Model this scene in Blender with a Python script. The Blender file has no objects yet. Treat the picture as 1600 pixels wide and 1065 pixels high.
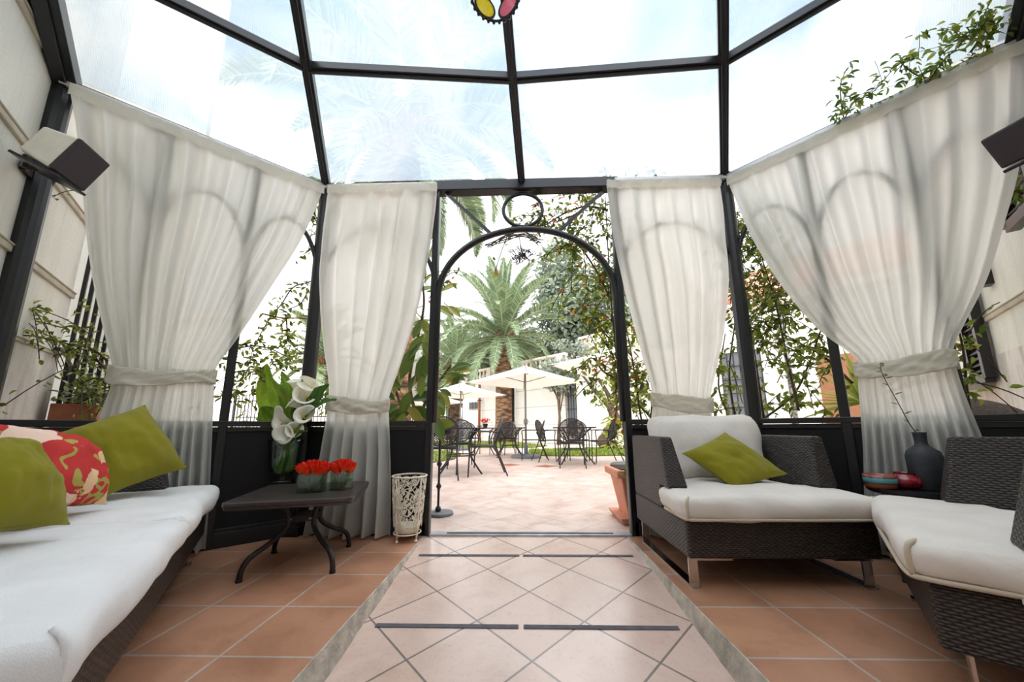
import bpy, math, random
from mathutils import Vector, Matrix, noise
R = random.Random(7)
C = bpy.context.scene.collection
PI = math.pi
V = Vector

# ------------------------------------------------------------------ camera model (used to place things and to build the camera)
F_PX, CX, CY, EYE = 538.0, 800.0, 575.0, V((0, 0, 0.70))
_d = V(((815 - CX) / F_PX, -(668 - CY) / F_PX, 1)).normalized()
_zx = (782 - CX) / F_PX
_v = V((_zx, -(_zx * _d.x + _d.z) / _d.y, 1)).normalized()
if _v.y < 0: _v = -_v
_x = _d.cross(_v)
if _x.x < 0: _x = -_x
def ray(x, y):
    c = V(((x - CX) / F_PX, -(y - CY) / F_PX, 1))
    return V((_x.dot(c), _d.dot(c), _v.dot(c)))
def at_z(x, y, z=0.0):
    r = ray(x, y); return EYE + r * ((z - EYE.z) / r.z)
def at_y(x, y, Y):
    r = ray(x, y); return EYE + r * (Y / r.y)
def at_plane(x, y, p0, n):
    r = ray(x, y); return EYE + r * ((V(p0) - EYE).dot(V(n)) / r.dot(V(n)))
def at_d(x, y, d):
    return EYE + ray(x, y) * d
cam = bpy.data.cameras.new('camera'); cam_o = bpy.data.objects.new('camera', cam); C.objects.link(cam_o)
right = V((_x.x, _d.x, _v.x)); up = V((_x.y, _d.y, _v.y)); fwd = V((_x.z, _d.z, _v.z))
cam_o.matrix_world = Matrix(((right.x, up.x, -fwd.x, EYE.x), (right.y, up.y, -fwd.y, EYE.y), (right.z, up.z, -fwd.z, EYE.z), (0, 0, 0, 1)))
cam.sensor_fit = 'HORIZONTAL'; cam.sensor_width = 36; cam.lens = F_PX / 1600 * 36
cam.shift_y = (CY - 532.5) / 1600; cam.clip_start = 0.02; cam.clip_end = 500
bpy.context.scene.camera = cam_o

# ------------------------------------------------------------------ materials
def lin(c):
    return tuple(((v / 255) / 12.92 if v / 255 <= .04045 else ((v / 255 + .055) / 1.055) ** 2.4) for v in c) + (1,)
class NT:
    def __init__(s, name):
        s.m = bpy.data.materials.new(name); s.m.use_nodes = True; s.t = s.m.node_tree; s.t.nodes.clear()
        s.out = s.t.nodes.new('ShaderNodeOutputMaterial')
    def n(s, kind, **kw):
        nd = s.t.nodes.new('ShaderNode' + kind)
        for k, v in kw.items():
            if k.startswith('i_'):
                k = k[2:]; k = int(k) if k.isdigit() else k.replace('_', ' ')
                if isinstance(v, tuple) and len(v) == 2 and hasattr(v[0], 'outputs'): s.t.links.new(v[0].outputs[v[1]], nd.inputs[k])
                elif hasattr(v, 'outputs'): s.t.links.new(v.outputs[0], nd.inputs[k])
                else: nd.inputs[k].default_value = v
            else: setattr(nd, k, v)
        return nd
    def l(s, a, ai, b, bi): s.t.links.new(a.outputs[ai], b.inputs[bi])
    def m2(s, op, a, b=0.0, c=None):
        nd = s.t.nodes.new('ShaderNodeMath'); nd.operation = op
        for i, v in enumerate((a, b, c)):
            if v is None: continue
            if isinstance(v, tuple): s.t.links.new(v[0].outputs[v[1]], nd.inputs[i])
            elif hasattr(v, 'outputs'): s.t.links.new(v.outputs[0], nd.inputs[i])
            else: nd.inputs[i].default_value = v
        return nd
    def ramp(s, fac, stops):
        nd = s.t.nodes.new('ShaderNodeValToRGB'); e = nd.color_ramp.elements
        while len(e) < len(stops): e.new(0.5)
        for k, (p, c) in enumerate(stops): e[k].position = p; e[k].color = c
        if isinstance(fac, tuple): s.t.links.new(fac[0].outputs[fac[1]], nd.inputs[0])
        else: s.t.links.new(fac.outputs[0], nd.inputs[0])
        return nd
    def mix(s, fac, a, b):
        nd = s.t.nodes.new('ShaderNodeMixRGB')
        for i, v in enumerate((fac, a, b)):
            if hasattr(v, 'outputs'): s.t.links.new(v.outputs[0], nd.inputs[i])
            else: nd.inputs[i].default_value = v
        return nd
    def surf(s, sh): s.t.links.new(sh.outputs[0], s.out.inputs[0]); return s.m

def plain(name, rgb, rough=.5, metal=0, noise_amt=0, scale=20, bump=0, bscale=None, coat=0, spec=.5):
    t = NT(name); b = t.n('BsdfPrincipled', i_Roughness=rough, i_Metallic=metal)
    b.inputs['Coat Weight'].default_value = coat; b.inputs['Specular IOR Level'].default_value = spec
    c = lin(rgb)
    tc = t.n('TexCoord')
    nz = t.n('TexNoise', i_Vector=(tc, 3), i_Scale=scale, i_Detail=5.0)
    if noise_amt:
        d = tuple(max(0, v * (1 - noise_amt)) for v in c[:3]) + (1,); u = tuple(min(1, v * (1 + noise_amt)) for v in c[:3]) + (1,)
        r = t.ramp(nz, ((.3, d), (.7, u))); t.l(r, 0, b, 0)
    else: b.inputs[0].default_value = c
    if bump:
        bz = t.n('TexNoise', i_Vector=(tc, 3), i_Scale=bscale or scale * 4, i_Detail=4.0)
        bp = t.n('Bump', i_Strength=bump, i_Distance=.01, i_Height=bz); t.l(bp, 0, b, 'Normal')
    return t.surf(b)

def leafmat(name, stops, rough=.45, trans=.35):
    t = NT(name); a = t.n('Attribute', attribute_name='tint'); r = t.ramp((a, 2), [(p, lin(c)) for p, c in stops])
    b = t.n('BsdfPrincipled', i_Base_Color=r, i_Roughness=rough); b.inputs['Specular IOR Level'].default_value = .35
    tr = t.n('BsdfTranslucent', i_Color=r); mx = t.n('MixShader', i_0=trans, i_1=b, i_2=tr)
    return t.surf(mx)

def tile_mat(name, size, x0, y0, ang, tone, rough, mort=.009, mcol=(176, 166, 156), spec=.5, rv=.25, mot=.85):
    t = NT(name); tc = t.n('TexCoord')
    mp = t.n('Mapping', i_Vector=(tc, 3)); mp.vector_type = 'POINT'
    ca, sa = math.cos(-ang), math.sin(-ang)
    mp.inputs['Rotation'].default_value = (0, 0, -ang)
    mp.inputs['Location'].default_value = (-(x0 * ca - y0 * sa) + 40 * size, -(x0 * sa + y0 * ca) + 40 * size, 0)
    br = t.n('TexBrick', i_Vector=mp, offset=0.0, squash=1.0, i_Scale=1.0)
    br.inputs['Mortar Size'].default_value = mort / 2; br.inputs['Mortar Smooth'].default_value = .1; br.inputs['Bias'].default_value = 0
    br.inputs['Brick Width'].default_value = size; br.inputs['Row Height'].default_value = size
    br.inputs['Color1'].default_value = lin(tone[0]); br.inputs['Color2'].default_value = lin(tone[1]); br.inputs['Mortar'].default_value = lin(mcol)
    n1 = t.n('TexNoise', i_Vector=(tc, 3), i_Scale=4.5, i_Detail=6.0, i_Roughness=.6, i_Distortion=.6)
    r1 = t.ramp(n1, ((.3, (.70, .64, .60, 1)), (.55, (1, 1, 1, 1)), (.75, (1.0, 1.02, 1.05, 1))))
    mu = t.n('MixRGB', blend_type='MULTIPLY', i_0=mot, i_1=br, i_2=r1)
    n2 = t.n('TexNoise', i_Vector=(tc, 3), i_Scale=60.0, i_Detail=3.0)
    r2 = t.ramp(n2, ((.25, (.82, .8, .78, 1)), (.45, (1, 1, 1, 1))))
    mu2 = t.n('MixRGB', blend_type='MULTIPLY', i_0=.6, i_1=mu, i_2=r2)
    rr = t.m2('MULTIPLY_ADD', (n1, 0), rv, rough - .1)
    b = t.n('BsdfPrincipled', i_Base_Color=mu2, i_Roughness=rr); b.inputs['Specular IOR Level'].default_value = spec
    h = t.m2('SUBTRACT', 1.0, (br, 1)); h2 = t.m2('MULTIPLY_ADD', (n2, 0), .06, h)
    bp = t.n('Bump', i_Strength=.5, i_Distance=.004, i_Height=h2); t.l(bp, 0, b, 'Normal')
    return t.surf(b)

def wicker_mat():
    t = NT('dark wicker'); tc = t.n('TexCoord'); p = t.n('SeparateXYZ', i_0=(tc, 3)); nn = t.n('SeparateXYZ', i_0=(tc, 1))
    ax = t.m2('GREATER_THAN', t.m2('ABSOLUTE', (nn, 0)), .6); az = t.m2('GREATER_THAN', t.m2('ABSOLUTE', (nn, 2)), .6)
    u = t.m2('ADD', t.m2('MULTIPLY', (p, 1), ax), t.m2('MULTIPLY', (p, 0), t.m2('SUBTRACT', 1.0, ax)))
    v = t.m2('ADD', t.m2('MULTIPLY', (p, 1), az), t.m2('MULTIPLY', (p, 2), t.m2('SUBTRACT', 1.0, az)))
    rv = t.m2('DIVIDE', v, .0085); row = t.m2('FLOOR', rv); fr = t.m2('FRACT', rv)
    uu = t.m2('MULTIPLY_ADD', u, 1 / .026, t.m2('MULTIPLY', row, .5))
    su = t.m2('ABSOLUTE', t.m2('SINE', t.m2('MULTIPLY', uu, PI))); sv = t.m2('SINE', t.m2('MULTIPLY', fr, PI))
    h = t.m2('MULTIPLY', t.m2('POWER', su, .7), t.m2('POWER', sv, .6))
    col = t.ramp(h, ((0, lin((10, 8, 8))), (.45, lin((34, 27, 25))), (1, lin((74, 62, 57)))))
    b = t.n('BsdfPrincipled', i_Base_Color=col, i_Roughness=.42)
    bp = t.n('Bump', i_Strength=1.0, i_Distance=.004, i_Height=h); t.l(bp, 0, b, 'Normal')
    return t.surf(b)

def cloth_mat(name, rgb, trans=0.0, sheer=0.0, wscale=900, bump=.15, rgb_t=None, crease=0):
    t = NT(name); tc = t.n('TexCoord')
    n1 = t.n('TexNoise', i_Vector=(tc, 3), i_Scale=7.0, i_Detail=5.0)
    c = lin(rgb); col = t.ramp(n1, ((.3, tuple(x * .9 for x in c[:3]) + (1,)), (.7, c)))
    wv = t.n('TexNoise', i_Vector=(tc, 3), i_Scale=float(wscale), i_Detail=2.0)
    hh = wv
    if crease:
        cz = t.n('TexNoise', i_Vector=(tc, 3), i_Scale=float(crease), i_Detail=3.0, i_Distortion=1.5)
        hh = t.m2('MULTIPLY_ADD', (cz, 0), 6.0, wv)
    bp = t.n('Bump', i_Strength=bump, i_Distance=.004, i_Height=hh)
    b = t.n('BsdfPrincipled', i_Base_Color=col, i_Roughness=.9, i_Normal=bp); b.inputs['Specular IOR Level'].default_value = .1
    b.inputs['Sheen Weight'].default_value = .15
    sh = b
    if trans:
        tr = t.n('BsdfTranslucent', i_Color=lin(rgb_t or rgb), i_Normal=bp); sh = t.n('MixShader', i_0=trans, i_1=b, i_2=tr)
    if sheer:
        tp = t.n('BsdfTransparent'); sh = t.n('MixShader', i_0=sheer, i_1=sh, i_2=tp)
    return t.surf(sh)

def floral_mat():
    t = NT('floral print'); tc = t.n('TexCoord')
    ds = t.n('TexNoise', i_Vector=(tc, 3), i_Scale=9.0, i_Detail=2.0)
    mp = t.n('MixRGB', i_0=.06, i_1=(tc, 3), i_2=(ds, 1))
    v1 = t.n('TexVoronoi', i_Vector=mp, i_Scale=8.5); v2 = t.n('TexVoronoi', i_Vector=mp, i_Scale=30.0)
    n = t.n('TexNoise', i_Vector=mp, i_Scale=9.0, i_Detail=1.0, i_Distortion=2.0)
    red = lin((190, 62, 60)); cream = lin((226, 190, 150)); green = lin((168, 158, 84)); pink = lin((236, 205, 186))
    a = t.ramp(n, ((.0, red), (.535, red), (.545, green), (.66, green), (.67, red)))
    a.color_ramp.interpolation = 'CONSTANT'
    petal = t.m2('ADD', (v1, 0), t.m2('MULTIPLY', (v2, 0), .22))
    fl = t.m2('LESS_THAN', petal, .60); mixc = t.mix(fl, a, cream)
    sel = t.m2('GREATER_THAN', (v1, 1), .5); mixd = t.n('MixRGB', i_1=cream, i_2=pink); t.l(sel, 0, mixd, 0); t.l(mixd, 0, mixc, 2)
    ctr = t.m2('LESS_THAN', petal, .17); fin = t.mix(ctr, mixc, lin((206, 140, 96)))
    wv = t.n('TexNoise', i_Vector=(tc, 3), i_Scale=500.0); bp = t.n('Bump', i_Strength=.3, i_Distance=.003, i_Height=wv)
    b = t.n('BsdfPrincipled', i_Base_Color=fin, i_Roughness=.9, i_Normal=bp); b.inputs['Specular IOR Level'].default_value = .1
    return t.surf(b)

def glass_mat(name, rgb=(255, 255, 255), rough=0.0, mixt=.0, ior=1.45):
    t = NT(name); g = t.n('BsdfGlass', i_Color=lin(rgb), i_Roughness=rough, i_IOR=ior)
    tp = t.n('BsdfTransparent', i_Color=lin(rgb)); mx = t.n('MixShader', i_0=mixt, i_1=g, i_2=tp)
    return t.surf(mx)

def thin_glass(name, rgb, refl=.12):
    t = NT(name); tp = t.n('BsdfTransparent', i_Color=lin(rgb)); gl = t.n('BsdfGlossy', i_Roughness=.03)
    fz = t.n('LayerWeight', i_Blend=.35); f2 = t.m2('MULTIPLY_ADD', (fz, 1), .30, refl * .3); mx = t.n('MixShader', i_0=f2, i_1=tp, i_2=gl)
    return t.surf(mx)

def pane_mat():
    # twin-wall polycarbonate: partly clear, partly scattering, fine ribs, patches of blue sky light tinted into the sheet
    t = NT('ribbed polycarbonate'); tc = t.n('TexCoord')
    n1 = t.n('TexNoise', i_Vector=(tc, 3), i_Scale=1.6, i_Detail=4.0, i_Distortion=.8)
    sky_tint = t.ramp(n1, ((.35, (.86, .905, .94, 1)), (.62, (1, 1, 1, 1))))
    sp = t.n('SeparateXYZ', i_0=(tc, 2))
    rib = t.m2('ABSOLUTE', t.m2('SINE', t.m2('MULTIPLY', (sp, 0), 330.0)))
    rc = t.ramp(rib, ((0, (.90, .92, .94, 1)), (.5, (1, 1, 1, 1))))
    col = t.n('MixRGB', blend_type='MULTIPLY', i_0=1.0, i_1=sky_tint, i_2=rc)
    bp = t.n('Bump', i_Strength=.3, i_Distance=.004, i_Height=rib)
    dk = t.n('MixRGB', blend_type='MULTIPLY', i_0=1.0, i_1=col, i_2=(.68, .73, .77, 1)); tr = t.n('BsdfTranslucent', i_Color=dk, i_Normal=bp); tp = t.n('BsdfTransparent', i_Color=col)
    m1 = t.n('MixShader', i_0=.68, i_1=tr, i_2=tp)
    gl = t.n('BsdfGlossy', i_Roughness=.2, i_Normal=bp); m2 = t.n('MixShader', i_0=.04, i_1=m1, i_2=gl)
    return t.surf(m2)

def wall_mat(name, rgb, groove=None, stain=0.0, rgb2=(150, 142, 132)):
    t = NT(name); tc = t.n('TexCoord'); c = lin(rgb)
    n1 = t.n('TexNoise', i_Vector=(tc, 3), i_Scale=1.3, i_Detail=6.0)
    r = t.ramp(n1, ((.3, tuple(x * .88 for x in c[:3]) + (1,)), (.7, c))); last = r
    if stain:
        mp = t.n('Mapping', i_Vector=(tc, 3)); mp.inputs['Scale'].default_value = (7, 7, .9)
        ns = t.n('TexNoise', i_Vector=mp, i_Scale=1.6, i_Detail=7.0, i_Roughness=.7)
        f = t.ramp(ns, ((.48, (0, 0, 0, 1)), (.72, (stain, stain, stain, 1)))); last = t.mix(f, r, lin(rgb2))
    b = t.n('BsdfPrincipled', i_Roughness=.85, i_Base_Color=last); b.inputs['Specular IOR Level'].default_value = .2
    n2 = t.n('TexNoise', i_Vector=(tc, 3), i_Scale=60.0, i_Detail=4.0); h = n2
    if groove:
        p = t.n('SeparateXYZ', i_0=(tc, 3)); fr = t.m2('FRACT', t.m2('DIVIDE', (p, 2), groove)); g = t.m2('GREATER_THAN', fr, .035 / groove)
        h = t.m2('MULTIPLY_ADD', g, 5.0, n2)
        dk = t.mix(g, tuple(x * .62 for x in c[:3]) + (1,), last); t.l(dk, 0, b, 0)
    bp = t.n('Bump', i_Strength=.25, i_Distance=.01, i_Height=h); t.l(bp, 0, b, 'Normal')
    return t.surf(b)

M = {}
M['black'] = plain('black painted steel', (22, 22, 25), .32, 0, .15, 30, spec=.5)
M['panel'] = plain('black sheet panel', (17, 17, 19), .5, 0, .2, 6, spec=.3)
M['iron'] = plain('dark iron', (42, 38, 38), .45, .3, .15, 40)
M['table'] = plain('dark brown enamelled steel', (62, 54, 52), .3, .2, .1, 60, .15, 500)
M['white_iron'] = plain('cream enamelled iron', (222, 214, 196), .45, 0, .1, 30)
M['chrome'] = plain('brushed chrome', (205, 200, 196), .16, 1)
M['alu'] = plain('white track', (205, 205, 206), .4, .2)
M['concrete'] = plain('bare concrete kerb', (176, 168, 156), .9, 0, .3, 14, .6, 60)
M['tape'] = plain('dark grip tape', (84, 82, 88), .8, 0, .25, 30)
M['sill'] = plain('worn aluminium sill', (168, 168, 174), .4, .5, .25, 12)
M['wicker'] = wicker_mat()
M['cushion'] = cloth_mat('off white canvas', (226, 219, 211), crease=6, bump=.35, wscale=500)
M['cushion_cool'] = cloth_mat('white cotton cover', (230, 230, 230), crease=5, bump=.35, wscale=450)
M['piping'] = cloth_mat('beige piping', (196, 182, 162))
M['green'] = cloth_mat('olive green velvet', (136, 130, 34), crease=5, bump=.4, wscale=600)
M['floral'] = floral_mat()
M['curtain'] = cloth_mat('cream sheer curtain', (240, 238, 233), .68, .045, 1200, .12, (241, 241, 236), crease=9)
M['hem'] = cloth_mat('doubled curtain cloth', (238, 234, 222), .5, 0, 1200, .5, (240, 235, 220), crease=16)
M['pane'] = pane_mat()
M['wall_in'] = wall_mat('pale painted render', (226, 225, 215), None, .35, (178, 176, 164))
M['travertine'] = wall_mat('weathered travertine', (222, 217, 210), None, .8, (158, 150, 144))
M['mould'] = plain('stone moulding', (186, 178, 160), .85, 0, .12, 14, .3, 60)
M['white_wall'] = wall_mat('white garden wall', (238, 233, 222), .82)
M['white_house'] = wall_mat('white house wall', (240, 236, 226), .95)
M['stone_white'] = plain('white balustrade stone', (236, 226, 214), .8, 0, .08, 10)
M['roof_tile'] = plain('red clay roof tiles', (206, 132, 112), .8, 0, .25, 12, .6, 30)
M['brown_door'] = plain('brown door leaf', (128, 82, 48), .6, 0, .12, 5)
M['window'] = plain('grey window glass', (112, 116, 120), .2)
M['plat'] = tile_mat('terracotta platform tiles', .306, -.648, 1.192, 0, ((182, 135, 106), (168, 121, 94)), .42)
M['plat_r'] = tile_mat('terracotta platform tiles right', .306, .680, 1.213, 0, ((182, 135, 106), (168, 121, 94)), .42)
M['lawn_soil'] = plain('soil', (90, 84, 50), .9, 0, .3, 5)
M['path'] = plain('pale paving', (214, 196, 178), .8, 0, .1, 6)
M['trunk'] = plain('brown bark', (96, 76, 60), .9, 0, .4, 18, .8, 50)
M['stem'] = plain('vine stem', (74, 58, 44), .8, 0, .3, 30)
M['green_stem'] = plain('green flower stem', (106, 134, 48), .5, 0, .25, 20)
M['terracotta'] = plain('terracotta clay', (206, 140, 110), .75, 0, .12, 12)
M['brown_pot'] = plain('red brown planter', (150, 92, 66), .8, 0, .2, 12)
M['soil'] = plain('dark soil', (56, 42, 32), .95, 0, .3, 40, .6)
M['canopy'] = cloth_mat('cream parasol canvas', (244, 232, 220), .35, 0, 600, .1, (250, 232, 214))
M['pole'] = plain('grey parasol pole', (126, 124, 122), .4, .3)
M['grey_base'] = plain('grey cast base', (104, 108, 114), .6, 0, .12, 20)
M['spk_white'] = plain('white speaker case', (222, 218, 204), .5, 0, .05)
M['spk_black'] = plain('dark speaker grille', (52, 42, 46), .6, 0, .1, 300, .3, 900)
M['yellow'] = None
M['leaf'] = leafmat('climber leaves', ((0, (66, 90, 34)), (.5, (126, 146, 58)), (1, (182, 184, 92))))
M['leaf_autumn'] = leafmat('turning leaves', ((0, (206, 84, 44)), (.5, (226, 128, 60)), (1, (224, 178, 60))))
M['leaf_dark'] = leafmat('hazed tree leaves', ((0, (96, 108, 90)), (.5, (132, 144, 122)), (1, (176, 184, 162))))  # greens paled in the colour itself to stand for distance haze
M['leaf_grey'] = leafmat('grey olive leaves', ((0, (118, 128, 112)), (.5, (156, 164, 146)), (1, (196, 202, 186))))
M['leaf_ficus'] = leafmat('rubber plant leaves', ((0, (62, 88, 46)), (.45, (110, 128, 52)), (.8, (150, 152, 68)), (1, (164, 120, 70))), .25, .3)
M['leaf_vari'] = leafmat('variegated leaves', ((0, (70, 92, 50)), (.5, (128, 140, 88)), (1, (214, 214, 180))))
M['frond'] = leafmat('palm leaflets', ((0, (82, 102, 76)), (.5, (126, 144, 106)), (1, (178, 188, 146))), .5, .25)
M['rachis'] = plain('palm rib', (164, 168, 104), .6, 0, .15, 8)
M['palm_trunk'] = None
M['frond_base'] = plain('cut frond bases', (134, 92, 70), .9, 0, .4, 16, .6)
M['grass'] = leafmat('lawn blades', ((0, (96, 122, 40)), (.5, (134, 158, 58)), (1, (182, 192, 100))), .6, .3)
M['big_leaf'] = leafmat('broad green leaf', ((0, (88, 124, 32)), (1, (152, 182, 60))), .35, .4)
M['strap_leaf'] = leafmat('dark strap leaf', ((0, (44, 82, 34)), (1, (84, 122, 52))), .35, .3)
M['spathe'] = leafmat('calla spathe', ((0, (252, 250, 238)), (.7, (250, 248, 236)), (1, (206, 216, 140))), .45, .35)
M['spadix'] = plain('yellow spadix', (226, 180, 60), .7)
M['red_petal'] = leafmat('red petals', ((0, (214, 36, 22)), (.6, (236, 66, 34)), (1, (244, 138, 60))), .45, .3)
M['glass'] = thin_glass('vase glass', (236, 244, 238))
M['water'] = thin_glass('water in vase', (232, 240, 226), .05)
M['bottle'] = plain('matt black ceramic', (44, 46, 50), .62, 0, .2, 14, .3, 40)
M['blue_glaze'] = None
M['red_glaze'] = plain('red cracked glaze', (138, 22, 36), .18, 0, .5, 60, .2, 90, coat=.5)
M['grey_wicker'] = plain('grey wicker', (120, 108, 102), .7, 0, .3, 60, .6, 160)

t = NT('palm trunk scales'); tc = t.n('TexCoord'); mp = t.n('Mapping', i_Vector=(tc, 3)); mp.inputs['Scale'].default_value = (3.2, 3.2, 9)
v = t.n('TexVoronoi', i_Vector=mp, i_Scale=1.0); r = t.ramp((v, 0), ((0, lin((170, 134, 96))), (.45, lin((134, 100, 72))), (.8, lin((70, 52, 40)))))
b = t.n('BsdfPrincipled', i_Base_Color=r, i_Roughness=.9); bp = t.n('Bump', i_Strength=1.0, i_Distance=.06, invert=True, i_Height=(v, 0)); t.l(bp, 0, b, 'Normal')
M['palm_trunk'] = t.surf(b)
t = NT('banded turquoise glaze'); tc = t.n('TexCoord'); s = t.n('SeparateXYZ', i_0=(tc, 0)); nz = t.n('TexNoise', i_Vector=(tc, 0), i_Scale=5.0)
hh = t.m2('MULTIPLY_ADD', (nz, 0), .16, t.m2('SUBTRACT', (s, 2), .08))
r = t.ramp(hh, ((0, lin((134, 70, 42))), (.34, lin((168, 92, 58))), (.38, lin((40, 38, 40))), (.46, lin((72, 130, 140))), (.74, lin((104, 158, 160))), (.8, lin((48, 40, 40))), (.9, lin((150, 80, 60)))))
b = t.n('BsdfPrincipled', i_Base_Color=r, i_Roughness=.25); M['blue_glaze'] = t.surf(b)
def stained(name, rgb):
    t = NT(name); tc = t.n('TexCoord'); n = t.n('TexNoise', i_Vector=(tc, 3), i_Scale=220.0); c = lin(rgb)
    r = t.ramp(n, ((.35, tuple(x * .7 for x in c[:3]) + (1,)), (.6, c)))
    tr = t.n('BsdfTranslucent', i_Color=r); g = t.n('BsdfTransparent', i_Color=r); gl = t.n('BsdfGlossy', i_Roughness=.15)
    mx = t.n('MixShader', i_0=.25, i_1=tr, i_2=g); m2 = t.n('MixShader', i_0=.04, i_1=mx, i_2=gl); return t.surf(m2)
M['g_yellow'] = stained('yellow glass', (255, 240, 130)); M['g_pink'] = stained('pink glass', (252, 180, 194)); M['g_blue'] = stained('blue glass', (70, 100, 190)); M['g_green'] = stained('green glass', (120, 190, 120))

# ------------------------------------------------------------------ mesh builder
class MB:
    def __init__(s): s.v = []; s.f = []; s.t = []; s.tint = 0.5
    def add(s, vs, fs, tint=None):
        o = len(s.v); s.v.extend(V(p) for p in vs); s.f.extend(tuple(o + i for i in f) for f in fs); s.t.extend([s.tint if tint is None else tint] * len(fs))
    def box(s, c, size, rz=0, m=None):
        x, y, z = (k / 2 for k in size)
        vs = [V((a * x, b * y, d * z)) for d in (-1, 1) for a, b in ((-1, -1), (1, -1), (1, 1), (-1, 1))]
        mt = m or (Matrix.Translation(V(c)) @ Matrix.Rotation(rz, 4, 'Z'))
        s.add([mt @ p for p in vs], [(3, 2, 1, 0), (4, 5, 6, 7), (0, 1, 5, 4), (1, 2, 6, 5), (2, 3, 7, 6), (3, 0, 4, 7)])
    def bar(s, a, b, w, h, upv=(0, 0, 1)):
        # rectangular bar from a to b, w across, h along upv
        a, b = V(a), V(b); d = (b - a); L = d.length; d.normalize(); u = V(upv); sd = d.cross(u)
        if sd.length < 1e-4: sd = d.cross(V((0, 1, 0)))
        sd.normalize(); u = sd.cross(d)
        vs = [p + sd * (i * w / 2) + u * (j * h / 2) for p in (a, b) for i, j in ((-1, -1), (1, -1), (1, 1), (-1, 1))]
        s.add(vs, [(0, 1, 2, 3), (7, 6, 5, 4), (0, 4, 5, 1), (1, 5, 6, 2), (2, 6, 7, 3), (3, 7, 4, 0)])
    def tube(s, pts, r, n=8, closed=False, cap=True):
        pts = [V(p) for p in pts]; k = len(pts); rs = r if isinstance(r, (list, tuple)) else [r] * k
        o = len(s.v); prev = None; vs = []
        for i, p in enumerate(pts):
            if closed: d = pts[(i + 1) % k] - pts[i - 1]
            else: d = pts[min(i + 1, k - 1)] - pts[max(i - 1, 0)]
            if d.length < 1e-9: d = V((0, 0, 1))
            d.normalize()
            if prev is None:
                a = V((0, 0, 1)) if abs(d.z) < .9 else V((1, 0, 0)); u = a.cross(d).normalized()
            else:
                u = prev - d * prev.dot(d); u = u.normalized() if u.length > 1e-6 else d.orthogonal().normalized()
            prev = u; w = d.cross(u)
            for j in range(n):
                t = 2 * PI * j / n; vs.append(p + (u * math.cos(t) + w * math.sin(t)) * rs[i])
        fs = []
        for i in range(k if closed else k - 1):
            for j in range(n):
                a, b = i * n + j, i * n + (j + 1) % n; c, d2 = ((i + 1) % k) * n + (j + 1) % n, ((i + 1) % k) * n + j
                fs.append((a, b, c, d2))
        if cap and not closed: fs += [tuple(range(n - 1, -1, -1)), tuple((k - 1) * n + j for j in range(n))]
        s.add(vs, fs)
    def lathe(s, prof, c=(0, 0, 0), n=24, sx=1, sy=1, m=None):
        c = V(c); vs = []; k = len(prof)
        for r, z in prof:
            for j in range(n):
                t = 2 * PI * j / n; p = V((r * math.cos(t) * sx, r * math.sin(t) * sy, z)); vs.append((m @ p) if m else c + p)
        fs = [(i * n + j, i * n + (j + 1) % n, (i + 1) * n + (j + 1) % n, (i + 1) * n + j) for i in range(k - 1) for j in range(n)]
        if prof[0][0] > 1e-6: fs.append(tuple(range(n - 1, -1, -1)))
        if prof[-1][0] > 1e-6: fs.append(tuple((k - 1) * n + j for j in range(n)))
        s.add(vs, fs)
    def poly(s, pts, z0, z1):
        n = len(pts); vs = [V((p[0], p[1], z0)) for p in pts] + [V((p[0], p[1], z1)) for p in pts]
        s.add(vs, [tuple(range(n - 1, -1, -1)), tuple(range(n, 2 * n))] + [(i, (i + 1) % n, n + (i + 1) % n, n + i) for i in range(n)])
    def slab(s, pts, th):
        # planar polygon in 3-D given thickness along its normal
        pts = [V(p) for p in pts]; n = len(pts); nn = (pts[1] - pts[0]).cross(pts[2] - pts[0]).normalized() * th
        s.add(pts + [p + nn for p in pts], [tuple(range(n - 1, -1, -1)), tuple(range(n, 2 * n))] + [(i, (i + 1) % n, n + (i + 1) % n, n + i) for i in range(n)])
    def leaf(s, p, d, nrm, L, W, fold=.25, droop=.0, tint=None):
        p, d = V(p), V(d).normalized(); sd = d.cross(V(nrm))
        if sd.length < 1e-5: sd = d.orthogonal()
        sd.normalize(); nn = sd.cross(d)
        f = nn * (W * fold); g = nn * (-L * droop)
        vs = [p, p + d * L * .3 + sd * W * .46 + f, p + d * L * .68 + sd * W * .36 + f + g * .5, p + d * L + g, p + d * L * .68 - sd * W * .36 + f + g * .5, p + d * L * .3 - sd * W * .46 + f, p + d * L * .5 + g * .3]
        s.add(vs, [(0, 1, 6), (1, 2, 6), (2, 3, 6), (3, 4, 6), (4, 5, 6), (5, 0, 6)], tint if tint is not None else R.random())
    def build(s, name, mat, parent=None, smooth=False, world=True, bevel=0):
        vs = s.v
        if parent is not None and world:
            mi = PM[parent.name].inverted(); vs = [mi @ p for p in vs]
        me = bpy.data.meshes.new(name); me.from_pydata([tuple(p) for p in vs], [], s.f)
        me.materials.append(mat)
        if s.t and any(t != .5 for t in s.t):
            a = me.attributes.new('tint', 'FLOAT', 'FACE'); a.data.foreach_set('value', s.t)
        if smooth: me.polygons.foreach_set('use_smooth', [True] * len(me.polygons))
        me.update()
        o = bpy.data.objects.new(name, me); C.objects.link(o)
        if parent is not None: o.parent = parent; PM[o.name] = PM[parent.name].copy()
        else: PM[o.name] = Matrix.Identity(4)
        if bevel:
            b = o.modifiers.new('bevel', 'BEVEL'); b.width = bevel; b.segments = 2; b.limit_method = 'ANGLE'
        if smooth == 'auto':
            pass
        return o
PM = {}
def tag(o, label=None, cat=None, group=None, kind=None):
    if label: o['label'] = label
    if cat: o['category'] = cat
    if group: o['group'] = group
    if kind: o['kind'] = kind
    return o
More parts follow.
